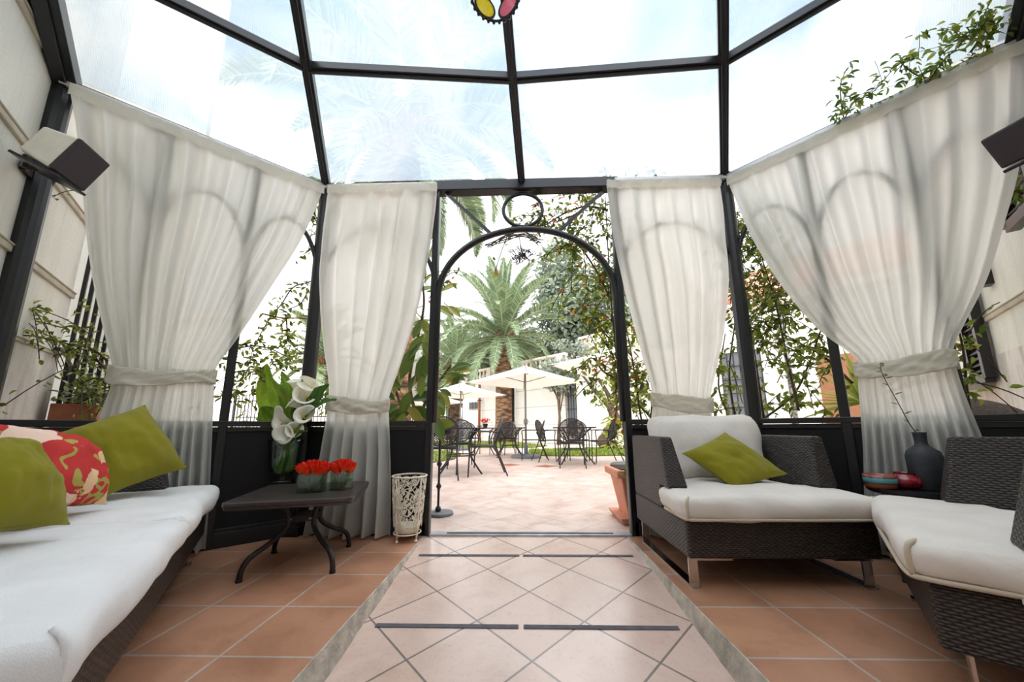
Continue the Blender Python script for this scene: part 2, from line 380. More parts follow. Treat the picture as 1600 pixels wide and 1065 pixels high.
def thing(name, label, cat, loc=(0, 0, 0), rz=0, group=None, kind=None):
    o = bpy.data.objects.new(name, None); o.empty_display_size = .1; C.objects.link(o); o.location = loc; o.rotation_euler = (0, 0, rz)
    PM[o.name] = Matrix.Translation(V(loc)) @ Matrix.Rotation(rz, 4, 'Z')
    return tag(o, label, cat, group, kind)
def struct(name, loc=(0, 0, 0)): return thing(name, None, None, loc, 0, None, 'structure')
def copy_tree(o, parent=None):
    c = o.copy(); C.objects.link(c)
    if parent is not None: c.parent = parent
    for ch in o.children: copy_tree(ch, c)
    return c
def place(o, loc, rz, label=None, group=None):
    o.location = loc; o.rotation_euler = (0, 0, rz)
    if label: o['label'] = label
    if group: o['group'] = group
    return o
def smoothpath(pts, n=6):
    pts = [V(p) for p in pts]; out = []
    for i in range(len(pts) - 1):
        p0, p1, p2, p3 = pts[max(i - 1, 0)], pts[i], pts[i + 1], pts[min(i + 2, len(pts) - 1)]
        for k in range(n):
            t = k / n; out.append(.5 * ((2 * p1) + (p2 - p0) * t + (2 * p0 - 5 * p1 + 4 * p2 - p3) * t * t + (3 * p1 - p0 - 3 * p2 + p3) * t ** 3))
    out.append(pts[-1]); return out
# ------------------------------------------------------------------ the pavilion: plan
FY = 2.44; ZT = 2.61; RAIL = .755
PL, PR = V((-1.545, FY, 0)), V((1.60, FY, 0))           # front corners of the half octagon
WL, WR = V((-2.53, 1.55, 0)), V((2.53, 1.50, 0))        # where it meets the house walls
DL, DR = -.645, .735                                    # door post axes
wdl, wdr = V((.626, -.78, 0)), V((-.626, -.78, 0))      # house walls run from there towards the back
nl, nr = V((.78, .626, 0)), V((-.78, .626, 0))
APEX = V((-.27, -1.01, 3.8))
fl = (PL - WL).normalized(); fnl = V((fl.y, -fl.x, 0))  # inside normals of the two side facets
fr_ = (WR - PR).normalized(); fnr = V((fr_.y, -fr_.x, 0))
if fnr.y > 0: fnr = -fnr
if fnl.y > 0: fnl = -fnl

# floors
m = MB(); m.poly([(-.655, -1.2), (-.655, FY + .03), (PL.x, FY + .03), (WL.x, WL.y + .03), (-3.0, 1.2), (-2.2, -1.2)], -.3, 0); tag(m.build('floor', M['plat']), kind='structure')
m = MB(); m.poly([(.685, -1.2), (2.2, -1.2), (3.0, 1.2), (WR.x, WR.y + .03), (PR.x, FY + .03), (.685, FY + .03)], -.3, 0); tag(m.build('floor', M['plat_r']), kind='structure')
def rz_(y): return -.073 * (FY - y)
n0 = at_plane(827, 924, (0, FY, 0), (0, -.073, 1)); n1 = at_plane(829.8, 1032.8, (0, FY, 0), (0, -.073, 1))
S_R = abs(n0.y - n1.y) / math.sqrt(2)
M['ramp'] = tile_mat('terracotta path tiles', S_R, n0.x, n0.y, PI / 4, ((214, 190, 178), (206, 178, 164)), .30, .008, (128, 118, 112), .9, .06, .45)
M['terrace'] = tile_mat('pale terracotta terrace tiles', S_R, n0.x, n0.y, PI / 4, ((208, 188, 178), (200, 176, 164)), .45, .007, (180, 162, 152), .5)
m = MB(); m.slab([(-.655, -1.2, rz_(-1.2)), (.685, -1.2, rz_(-1.2)), (.685, FY, 0), (-.655, FY, 0)], -.1); tag(m.build('floor', M['ramp']), kind='structure')
# concrete kerbs along the sloping path (rough, uneven width)
for sx, x in ((-1, -.655), (1, .685)):
    m = MB(); N = 60; vs = []; fs = []
    for i in range(N + 1):
        y = -1.2 + (FY + 1.18) * i / N; h = -rz_(y); w = .006 + .022 * min(1, h / .1) + .010 * noise.noise(V((y * 5, sx, 0))) + .005 * noise.noise(V((y * 21, sx, 3)))
        vs += [V((x, y, -.001)), V((x - sx * .004, y, -.002)), V((x - sx * (w + .003), y, rz_(y) - .02 if h > .01 else -.004))]
    for i in range(N): fs += [(3 * i, 3 * i + 1, 3 * i + 4, 3 * i + 3), (3 * i + 1, 3 * i + 2, 3 * i + 5, 3 * i + 4)]
    m.add(vs, fs); tag(m.build('trim_1' if sx < 0 else 'trim_2', M['concrete']), kind='structure')
# grip tapes across the path and the door sill
for k, (py, x0, x1) in enumerate(((868, -.60, .625), (979.5, -.585, .60))):
    p = at_plane(822, py, (0, FY, 0), (0, -.073, 1)); m = MB()
    for a, b in ((x0, -.02), (.0, x1)):
        m.slab([(a, p.y - .011, rz_(p.y - .011) + .0015), (b, p.y - .011, rz_(p.y - .011) + .0015), (b, p.y + .011, rz_(p.y + .011) + .0015), (a, p.y + .011, rz_(p.y + .011) + .0015)], .002)
    tag(m.build('trim_%d' % (k + 3), M['tape']), kind='structure')
sl = struct('trim_5', (0, FY, 0)); m = MB(); m.box((.045, FY + .005, .004), (1.33, .075, .016)); m.build('sill', M['sill'], sl, bevel=.004)
m = MB(); m.box((.045, FY - .005, .0135), (1.1, .018, .003)); m.build('sill_groove', M['black'], sl)

# house walls left and right (they continue outside past the pavilion)
def along(p, d, t, z=0): q = V(p) + V(d) * t; q.z = z; return q
def house_wall(name, p, d, n, t0, t1, zs, mat_low):
    w = struct(name, along(p, d, 0)); o = V(n) * -.02
    for (za, zb, mt, inset) in zs:
        m = MB(); a, b = along(p, d, t0) + o - V(n) * inset, along(p, d, t1) + o - V(n) * inset; th = V(n) * -.25
        vs = [a, b, b + th, a + th]; vs = [V((q.x, q.y, za)) for q in vs] + [V((q.x, q.y, zb)) for q in vs]
        m.add(vs, [(3, 2, 1, 0), (4, 5, 6, 7), (0, 1, 5, 4), (1, 2, 6, 5), (2, 3, 7, 6), (3, 0, 4, 7)])
        m.build('wall_face', mt, w)
    return w
def lw(x, y): return at_plane(x, y, WL - nl * .02, nl)
def rw(x, y): return at_plane(x, y, WR - nr * .02, nr)
eL = lw(112, 470); tE = (eL - WL).dot(wdl)                  # outside end of the left wall (a doorway begins there)
zt = lw(40, 535).z
wl = house_wall('wall_west', WL, wdl, nl, tE, 4.4, ((0, zt, M['travertine'], 0), (zt, 3.95, M['wall_in'], .004)), None)
wr = house_wall("wall_east", WR, wdr, nr, -2.6, 4.4, ((0, zt, M['travertine'], 0), (zt, 3.95, M['wall_in'], .004)), None)
def moulding(parent, p, d, n, t0, t1, z, h=.055, dp=.03):
    m = MB(); a, b = along(p, d, t0, z) - V(n) * .02, along(p, d, t1, z) - V(n) * .02
    m.bar(a, b, dp * 2, h); m.bar(a + V((0, 0, h * .65)), b + V((0, 0, h * .65)), dp * 3, h * .3); m.build('moulding', M['mould'], parent, bevel=.006)
for (x, y) in ((60, 58), (60, 252), (72, 432)):
    moulding(wl, WL, wdl, nl, tE, 4.4, lw(x, y).z, .034, .012)
moulding(wl, WL, wdl, nl, tE, 4.4, zt, .02, .008)
for z in (1.44, 2.1, 2.75): moulding(wr, WR, wdr, nr, -2.6, 4.4, z, .034, .012)
# recess with a barred opening beyond the end of the left wall
rc = struct('window_1', along(WL, wdl, tE)); m = MB(); a = along(WL, wdl, tE) - nl * .45; b = along(WL, wdl, tE - 2.2) - nl * .45
m.bar(a + V((0, 0, 2.6)), b + V((0, 0, 2.6)), .1, 5.2); m.build('backing_wall', M['wall_in'], rc)
E_ = along(WL, wdl, tE)
m = MB(); a = along(WL, wdl, tE - .55) - nl * .5; b = along(WL, wdl, tE - .55) + nl * .42; m.bar(a + V((0, 0, 2.6)), b + V((0, 0, 2.6)), .2, 5.2); m.build('return_wall', M['wall_in'], rc)
gr = thing('window_grille', '', 'grille', E_ + nl * .1)
for k in range(5):
    m = MB(); q = E_ + nl * (.012 + .036 * k) - wdl * .03; m.bar(q, q + V((0, 0, 2.9)), .016, .02, nl); m.build('bar', M['black'], gr)
for z in (.06, 2.88):
    m = MB(); m.bar(E_ - wdl * .03 + V((0, 0, z)), E_ + nl * .17 - wdl * .03 + V((0, 0, z)), .03, .03); m.build('cross_rail', M['black'], gr)
gr['label'] = 'tall grille of dark iron bars beside the end of the left house wall'

# facets ------------------------------------------------------------------------------------------------
def facet(name, a, b, n, posts, z_arch=True, archs=()):
    """panel, rail and arched bays from a to b; posts = fractions along"""
    f = struct(name, a); d = (b - a); L = d.length; d = d.normalized()
    m = MB(); q = V(n) * .0
    m.bar(a + V((0, 0, RAIL / 2 - .01)), b + V((0, 0, RAIL / 2 - .01)), .022, RAIL - .06); m.build('panel', M['panel'], f)
    m = MB(); m.bar(a + V((0, 0, RAIL - .02)), b + V((0, 0, RAIL - .02)), .06, .035); m.bar(a + V((0, 0, RAIL - .055)), b + V((0, 0, RAIL - .055)), .04, .03); m.build('rail', M['black'], f, bevel=.004)
    m = MB(); m.bar(a + V((0, 0, .045)), b + V((0, 0, .045)), .05, .09); m.bar(a + V((0, 0, .1)), b + V((0, 0, .1)), .035, .02); m.build('bottom_rail', M['black'], f, bevel=.004)
    m = MB(); m.bar(a + V((0, 0, ZT - .03)), b + V((0, 0, ZT - .03)), .07, .075); m.build('beam', M['black'], f, bevel=.005)
    for t in posts:
        m = MB(); p = a + d * (L * t); m.bar(p + V((0, 0, 0)), p + V((0, 0, ZT)), .048, .055, n); m.build('post', M['black'], f, bevel=.006)
    for (t0, t1) in archs:
        p, q2 = a + d * (L * t0), a + d * (L * t1); w = (q2 - p).length / 2; c = (p + q2) / 2; pts = []
        for k in range(21):
            an = PI * k / 20; pts.append(c - d * (w * math.cos(an)) + V((0, 0, 1.72 + .52 * math.sin(an))))
        m = MB(); m.tube(pts, .016, 8); m.build('arch', M['black'], f, smooth=True)
    return f
P_DL, P_DR = V((DL, FY, 0)), V((DR, FY, 0))
facet('wall_north_west', WL, PL, fnl, (.33, .665), archs=((.0, .33), (.33, .665), (.665, 1)))
facet('wall_north_east', PR, WR, fnr, (.345, .67), archs=((0, .345), (.345, .67), (.67, 1)))
facet('wall_north_left', PL, P_DL, V((0, -1, 0)), (), archs=((0.0, 1),))
facet('wall_north_right', P_DR, PR, V((0, -1, 0)), (), archs=((0, 1),))
for nm, p in (('column_left', PL), ('column_right', PR), ('column_west', WL), ('column_east', WR)):
    m = MB(); m.lathe([(.048, 0), (.048, ZT + .03)], p, 14); m.box((p.x, p.y, .03), (.13, .13, .06)); tag(m.build(nm, M['black'], smooth=False, bevel=.004), kind='structure')
# the iron doorway
dr = struct('door_1', (0.045, FY, 0))
for x in (DL, DR):
    m = MB(); m.bar((x, FY, 0), (x, FY, ZT - .06), .05, .05, (0, 1, 0)); m.bar((x + (.018 if x < 0 else -.018), FY - .03, 0), (x + (.018 if x < 0 else -.018), FY - .03, ZT - .06), .012, .012, (0, 1, 0)); m.build('post', M['black'], dr, bevel=.004)
m = MB(); m.bar((DL - .03, FY, ZT - .035), (DR + .03, FY, ZT - .035), .09, .085, (0, 0, 1)); m.build('lintel', M['black'], dr, bevel=.006)
zs = at_y(690, 470, FY).z; zk = at_y(822, 359, FY).z; xm = (DL + DR) / 2; w = (DR - DL) / 2 - .03; pts = []
pts.append(V((xm - w, FY - .01, zs - .9)))
for k in range(33):
    an = PI * k / 32; pts.append(V((xm - w * math.cos(an), FY - .01, zs + (zk - zs) * math.sin(an) ** .92)))
pts.append(V((xm + w, FY - .01, zs - .9)))
m = MB(); m.tube(pts, .024, 10); m.build('arch', M['black'], dr, smooth=True)
rcn = at_y(817, 328, FY); rr = (at_y(849, 328, FY).x - at_y(785, 328, FY).x) / 2 - .008
m = MB(); m.tube([rcn + V((rr * math.cos(2 * PI * k / 32), 0, rr * math.sin(2 * PI * k / 32) * .93)) for k in range(32)], .014, 8, closed=True); m.build('ring', M['black'], dr, smooth=True)
for a, b in (((697, 302), (768, 366)), ((941, 300), (870, 364))):
    m = MB(); m.bar(at_y(*a, FY), at_y(*b, FY), .022, .022, (0, 1, 0)); m.build('brace', M['black'], dr)

# roof ---------------------------------------------------------------------------------------------------
def top(p): return V((p.x, p.y, ZT))
FC = V(((PL.x + PR.x) / 2 - .005, FY, ZT))
def onbar(a, x, y):
    # point of the bar a -> APEX nearest to the sight line through (x, y)
    r = ray(x, y).normalized(); d = (APEX - a).normalized(); w0 = a - EYE; bb = d.dot(r); return a + d * ((bb * r.dot(w0) - d.dot(w0)) / (1 - bb * bb))
aL, aC, aR = top(PL), FC, top(PR)
aWL = top(WL); q = at_plane(66, -10, WL + nl * .03, nl); dWL = (q - aWL).normalized(); AWL = aWL + dWL * 2.9
aWR = top(WR); AWR = V((-AWL.x + .0, AWL.y - .05, AWL.z))
AWR = aWR + V((-dWL.x, dWL.y, dWL.z)) * 2.9
bL, bC, bR = onbar(aL, 495, 108), onbar(aC, 803, 122), onbar(aR, 1128, 97)
tl = (bL - aL).length / (APEX - aL).length; bWL = aWL.lerp(AWL, .50); bWR = aWR.lerp(AWR, .50)
# the left and right ring bars pass through the photographed pixels (270, 0) and (1290, 0)
def pl(a, b, c): n = (b - a).cross(c - a).normalized(); return a, n
for (A0, B0, C0, pxx, P1) in ((aL, aWL, APEX, (270, 2), 'L'), (aR, aWR, APEX, (1290, 2), 'R')):
    p0, n0_ = pl(A0, B0, C0); h = at_plane(*pxx, p0, n0_); s0 = bL if P1 == 'L' else bR; d = (h - s0).normalized()
    ed, e0 = (dWL, aWL) if P1 == 'L' else ((AWR - aWR).normalized(), aWR)
    # meet the wall bar plane
    nw, pw = (nl, WL) if P1 == 'L' else (nr, WR)
    tt = (V(pw) - s0).dot(nw) / d.dot(nw) if abs(d.dot(nw)) > 1e-4 else 1
    e = s0 + d * max(.3, min(tt, 3))
    if P1 == 'L': bWL = e
    else: bWR = e
roof = struct('ceiling', (0, 0, ZT))
def roofbar(a, b, w=.055, h=.07):
    m = MB(); d = (b - a).normalized(); m.bar(a, b, w, h, V((0, 0, 1))); m.bar(a - V((0, 0, h * .55)), b - V((0, 0, h * .55)), w * .45, h * .35, V((0, 0, 1))); m.build('roof_bar', M['black'], roof, bevel=.004)
for a, b in ((aL, APEX), (aC, APEX), (aR, APEX)): roofbar(a, b)
for a, b in ((aWL, AWL), (aWR, AWR)): roofbar(a, b, .12, .09)
for a, b in ((bL, bC), (bC, bR)): roofbar(a, b, .045, .05)
for a, b in ((bL, bWL), (bR, bWR)): roofbar(a, b, .045, .05)
UP = V((0, 0, .045))
PANES = []
def pane(pts):
    m = MB(); pts = [V(p) + UP for p in pts]; cen = sum(pts, V()) / len(pts)
    nn = (pts[1] - pts[0]).cross(pts[2] - pts[0]); m.slab(pts if nn.z > 0 else pts[::-1], .006)
    o = m.build('roof_pane', M['pane'], roof); e = (pts[1] - pts[0]).normalized()
    uv = o.data.uv_layers.new(name='ribs')
    for lp in o.data.loops:
        p = PM[roof.name] @ o.data.vertices[lp.vertex_index].co; uv.data[lp.index].uv = ((p - pts[0]).dot(e), (p - pts[0]).cross(e).length)
for pts in ((aL, aC, bC, bL), (aC, aR, bR, bC), (bL, bC, APEX), (bC, bR, APEX), (aWL, aL, bL, bWL), (bWL, bL, APEX, AWL), (aR, aWR, bWR, bR), (bR, bWR, AWR, APEX)): pane(pts)

# curtain tracks and curtains -----------------------------------------------------------------------------
def track(name, label, a, b, n):
    t_ = thing(name, label, 'curtain track', a); m = MB(); o = V(n) * .055
    m.bar(a + o + V((0, 0, ZT - .035)), b + o + V((0, 0, ZT - .035)), .022, .03); m.build('rail', M['alu'], t_, bevel=.003)
    L = (b - a).length; d = (b - a).normalized()
    for k in range(int(L / .085)):
        m = MB(); p = a + d * (.04 + k * .085) + o + V((0, 0, ZT - .045)); m.tube([p, p + V((0, 0, -.04))], .003, 5); m.build('hook', M['alu'], t_)
track('curtain_track', 'white curtain track along the left angled bay under the roof', WL, PL, fnl)
track('curtain_track', 'white curtain track left of the iron doorway', PL, P_DL, V((0, -1, 0)))
track('curtain_track', 'white curtain track right of the iron doorway', P_DR, PR, V((0, -1, 0)))
track('curtain_track', 'white curtain track along the right angled bay under the roof', PR, WR, fnr)

def interp(poly, y):
    for (x0, y0), (x1, y1) in zip(poly, poly[1:]):
        if y <= y1 or (x1, y1) == poly[-1]:
            t = (y - y0) / (y1 - y0); return x0 + (x1 - x0) * t
def curtain(label, p0, n, off, topL, topR, left, right_, tie, bottomz, folds, seed, lowamp=1.0):
    """left / right_: edge polylines in the facet's plane given as sighted points from top to hem; tie = fraction band"""
    n = V(n); P0 = V(p0) + n * off
    def pp(x, y): return at_plane(x, y, P0, n)
    Lp = smoothpath([pp(*q) for q in left], 8); Rp = smoothpath([pp(*q) for q in right_], 8)
    def atz(path, z):
        for a, b in zip(path, path[1:]):
            if (a.z >= z >= b.z) or (a.z <= z <= b.z):
                t = 0 if abs(a.z - b.z) < 1e-6 else (a.z - z) / (a.z - b.z); return a.lerp(b, t)
        return path[-1].copy() if abs(path[-1].z - z) < abs(path[0].z - z) else path[0].copy()
    zt_, zb = ZT - .075, bottomz
    (tl_, tr_) = tie; tL, tR = pp(*tl_), pp(*tr_)
    NU, NVv = 150, 84; vs = []; rnd = random.Random(seed)
    ph = [rnd.uniform(-.6, .6) for _ in range(folds + 2)]
    # row parameter: sheared so that the tie line of both sides falls on the same row
    def side(path, tie_z, v):
        if v < .6: z = zt_ + (tie_z - zt_) * (v / .6)
        else: z = tie_z + (zb - tie_z) * ((v - .6) / .4)
        q = atz(path, z); q.z = z; return q
    for j in range(NVv + 1):
        v = j / NVv; a, b = side(Lp, tL.z, v), side(Rp, tR.z, v); W = (b - a).length
        dt = abs(v - .6); near = math.exp(-(dt / .10) ** 2); topf = min(1, v / .07)
        amp = (.027 + .020 * min(1, max(0, v - .65) / .3)) * (.35 + .65 * topf) * (1 - .45 * near) * (1 if v < .6 else lowamp)
        for i in range(NU + 1):
            u = i / NU; s_ = u * folds; k = int(s_); w = ph[min(k, folds)] * (1 - (s_ - k)) + ph[min(k + 1, folds + 1)] * (s_ - k)
            s_ += .35 * w * math.sin(v * 2.2 + k); fo = math.sin(2 * PI * s_) + .40 * math.sin(2 * PI * s_ * .47 + seed + v * 1.5) + .18 * near * math.sin(2 * PI * s_ * 2.3 + ph[k % 5] * 9)
            fade = 1 if .02 < u < .98 else .6
            sag = .018 * math.sin(PI * u) * min(1, v * 2) * (1 - near)
            wr = .006 * noise.noise(V((u * 9 + seed, v * 14, 2))) + .009 * near * noise.noise(V((u * 26, v * 9, seed)))
            lateral = (b - a) * (.006 * math.cos(2 * PI * s_) * topf)
            big = .022 * noise.noise(V((u * 3.1, v * 1.3, seed * 3.3))) * topf * (1 if v < .6 else lowamp)
            vs.append(a.lerp(b, u) + lateral + n * (amp * fo * fade + sag + wr + big + .03 * near * math.sin(PI * u)))
    fs = [(j * (NU + 1) + i, j * (NU + 1) + i + 1, (j + 1) * (NU + 1) + i + 1, (j + 1) * (NU + 1) + i) for j in range(NVv) for i in range(NU)]
    base = (tL + tR) / 2; base.z = 0
    c = thing('curtain', label, 'curtain', base, 0, 'cream curtains tied back around the pavilion')
    m = MB(); m.add(vs, fs); m.build('drape', M['curtain'], c, smooth=True)
    # heading tape
    m = MB(); hv = []; a, b = Lp[0].copy(), Rp[0].copy(); a.z = b.z = ZT - .055; NH = 90
    for j in range(3):
        for i in range(NH + 1):
            u = i / NH; hv.append(a.lerp(b, u) + V((0, 0, -.035 * j + .003 * math.sin(i * 1.1))) + n * (.016 + .006 * math.sin(2 * PI * u * folds * 1.0) + .004 * noise.noise(V((i * .4, j, seed)))))
    m.add(hv, [(j * (NH + 1) + i, j * (NH + 1) + i + 1, (j + 1) * (NH + 1) + i + 1, (j + 1) * (NH + 1) + i) for j in range(2) for i in range(NH)]); m.build('heading_tape', M['hem'], c, smooth=True)
    # tieback: a flattened loop of cloth round the gathered drape
    dx = (tR - tL); W = dx.length / 2 + .012; ctr = (tL + tR) / 2; dx.normalize(); hh = .07; K = 110; tv = []
    for j in range(13):
        q = j / 12
        for i in range(K):
            an = 2 * PI * i / K; cs, sn = math.cos(an), math.sin(an)
            cs = math.copysign(abs(cs) ** .8, cs); wob = .010 * noise.noise(V((i * .12 + q * 2.5, q * 1.6, seed))) + .007 * noise.noise(V((i * .30 - q * 4, q * 3.0, seed + 5)))
            sagz = -.016 * (1 - cs * cs) * (1 if sn > 0 else 0)
            tv.append(ctr + dx * (W * cs * (1 - .012 * q)) + n * ((.060 + .012 * (q - .5)) * sn + .012 + wob * 1.1) + V((0, 0, hh * (.5 - q) * (1.3 + .3 * sn * math.cos(an * 2 + seed)) + sagz * 1.2 + .02 * cs * math.sin(seed * 2.0) * max(0, sn) + wob * .6)))
    m = MB(); m.add(tv, [(j * K + i, j * K + (i + 1) % K, (j + 1) * K + (i + 1) % K, (j + 1) * K + i) for j in range(12) for i in range(K)]); tb = m.build('tieback', M['hem'], c, smooth=True)
    sm = tb.modifiers.new('thickness', 'SOLIDIFY'); sm.thickness = .004
    return c
curtain('wide cream curtain tied back on the left angled bay behind the sofa', WL, fnl, .085, None, None,
        [(109, 140), (122, 250), (135, 380), (150, 470), (174, 570), (173, 600), (150, 660), (120, 760), (100, 860)],
        [(507, 290), (470, 372), (424, 445), (372, 525), (336, 576), (334, 610), (330, 690), (326, 780), (318, 880)], ((171, 583), (335, 590)), .02, 11, 1)
curtain('narrow cream curtain tied back left of the iron doorway', (0, FY, 0), V((0, -1, 0)), .085, None, None,
        [(514, 290), (504, 360), (499, 440), (504, 520), (514, 600), (512, 640), (503, 700), (490, 770), (474, 836)],
        [(684, 288), (672, 380), (655, 470), (632, 550), (607, 620), (607, 650), (610, 720), (611, 780), (610, 838)], ((513, 630), (607, 632)), .015, 6, 2)
curtain('narrow cream curtain tied back right of the iron doorway', (0, FY, 0), V((0, -1, 0)),   .065, None, None,
        [(947, 285), (956, 360), (976, 450), (1000, 540), (1019, 610), (1018, 650), (1012, 720), (1006, 800), (1004, 836)],
        [(1124, 283), (1131, 360), (1137, 440), (1128, 530), (1111, 615), (1112, 650), (1118, 720), (1122, 800), (1124, 836)], ((1018, 624), (1111, 632)), .015, 6, 3, .45)
curtain('wide cream curtain tied back on the right angled bay behind the armchairs', PR, fnr,   .065, None, None,
        [(1136, 282), (1168, 362), (1215, 440), (1275, 512), (1338, 562), (1340, 600), (1344, 650), (1348, 720), (1350, 860)],
        [(1602, 62), (1592, 240), (1566, 350), (1538, 440), (1490, 540), (1495, 580), (1512, 630), (1536, 690), (1590, 840)], ((1337, 577), (1492, 562)), .02, 11, 4, .55)
# ------------------------------------------------------------------ upholstery helpers
def rbox(mb, c, size, r, bulge=0.0, n=14, seed=0, wr=.004, mt=None, notch=None):
    """soft rounded block: grid faces pushed to a rounded box, bulging top and bottom"""
    sx, sy, sz = (k / 2 for k in size); vs = []; fs = []
    nz = 6
    def emit(fn, na, nb):
        o = len(vs)
        for j in range(nb + 1):
            for i in range(na + 1): vs.append(fn(i / na * 2 - 1, j / nb * 2 - 1))
        for j in range(nb):
            for i in range(na): a = o + j * (na + 1) + i; fs.append((a, a + 1, a + na + 2, a + na + 1))
    emit(lambda a, b: V((a, b, 1)), n, n); emit(lambda a, b: V((-a, b, -1)), n, n)
    emit(lambda a, b: V((1, a, b)), n, nz); emit(lambda a, b: V((-1, -a, b)), n, nz)
    emit(lambda a, b: V((-a, 1, b)), n, nz); emit(lambda a, b: V((a, -1, b)), n, nz)
    out = []
    for p in vs:
        q = V((p.x * sx, p.y * sy, p.z * sz)); i_ = V((max(-sx + r, min(sx - r, q.x)), max(-sy + r, min(sy - r, q.y)), max(-sz + r, min(sz - r, q.z))))
        d = q - i_
        if d.length > 1e-6: q = i_ + d.normalized() * r
        if abs(p.z) > .5: q.z += math.copysign(bulge, p.z) * (1 - p.x * p.x) * (1 - p.y * p.y)
        k = (1 - p.z * p.z)
        q.x += math.copysign(1, p.x) * bulge * .5 * k * (abs(p.x) > .99); q.y += math.copysign(1, p.y) * bulge * .5 * k * (abs(p.y) > .99)
        s = V((q.x * 7 + seed, q.y * 7, q.z * 9)); q += V((noise.noise(s), noise.noise(s + V((9, 0, 0))), noise.noise(s + V((0, 9, 0))))) * wr * 2
        if notch:
            y0, kx = notch; t_ = max(0, min(1, (q.y - y0) / .03)); q.x *= 1 - (1 - kx) * t_
        out.append((mt @ q) if mt else q + V(c))
    mb.add(out, fs)
def pillow(mb, c4, th, n=22, seed=0, wr=.010, concave=.05, nrm=None):
    """four corners in order; both faces puffed, corners left pointed"""
    a, b, c, d = (V(p) for p in c4); nn = (c - a).cross(d - b).normalized()
    if nrm is not None and nn.dot(V(nrm)) < 0: nn = -nn
    vs = []; fs = []
    for sgn in (1, -1):
        o = len(vs)
        for j in range(n + 1):
            for i in range(n + 1):
                u, v = i / n * 2 - 1, j / n * 2 - 1
                x = u * (1 - concave * (1 - v * v) * abs(u) ** 3); y = v * (1 - concave * (1 - u * u) * abs(v) ** 3)
                s, t_ = (x + 1) / 2, (y + 1) / 2; p = a * (1 - s) * (1 - t_) + b * s * (1 - t_) + c * s * t_ + d * (1 - s) * t_
                g = max(0, (1 - abs(u) ** 2.4) * (1 - abs(v) ** 2.4)) ** .62
                q = V((u * 2.2 + seed, v * 2.2, sgn)); w = noise.noise(q) * .6 + noise.noise(q * 2.6 + V((3, 3, 3))) * .4 + .5 * noise.noise(V((u * 1.2 + seed, v * 6, sgn)))
                vs.append(p + nn * sgn * (th * g + wr * w * g * 2.2 + .003))
        for j in range(n):
            for i in range(n):
                k = o + j * (n + 1) + i; f = (k, k + 1, k + n + 2, k + n + 1); fs.append(f if sgn > 0 else f[::-1])
    mb.add(vs, fs)
def loop_tube(mb, pts, r, n=6): mb.tube(pts, r, n, closed=True)
def rrect(sx, sy, r, z, k=5):
    pts = []
    for cx_, cy_, a0 in ((sx - r, sy - r, 0), (-sx + r, sy - r, PI / 2), (-sx + r, -sy + r, PI), (sx - r, -sy + r, 3 * PI / 2)):
        for i in range(k + 1): a = a0 + PI / 2 * i / k; pts.append(V((cx_ + r * math.cos(a), cy_ + r * math.sin(a), z)))
    return pts
def prism_x(mb, prof, xo, xin):
    """profile in (y, z); outer face at xo, inner face at xin(z)"""
    n = len(prof); vs = [V((xo, y, z)) for y, z in prof] + [V((xin(z), y, z)) for y, z in prof]
    fl_ = [tuple(range(n)), tuple(range(2 * n - 1, n - 1, -1))] + [(i, n + i, n + (i + 1) % n, (i + 1) % n) for i in range(n)]
    if xo > xin(.5): fl_ = [f[::-1] for f in fl_]
    mb.add(vs, [f[::-1] for f in fl_])

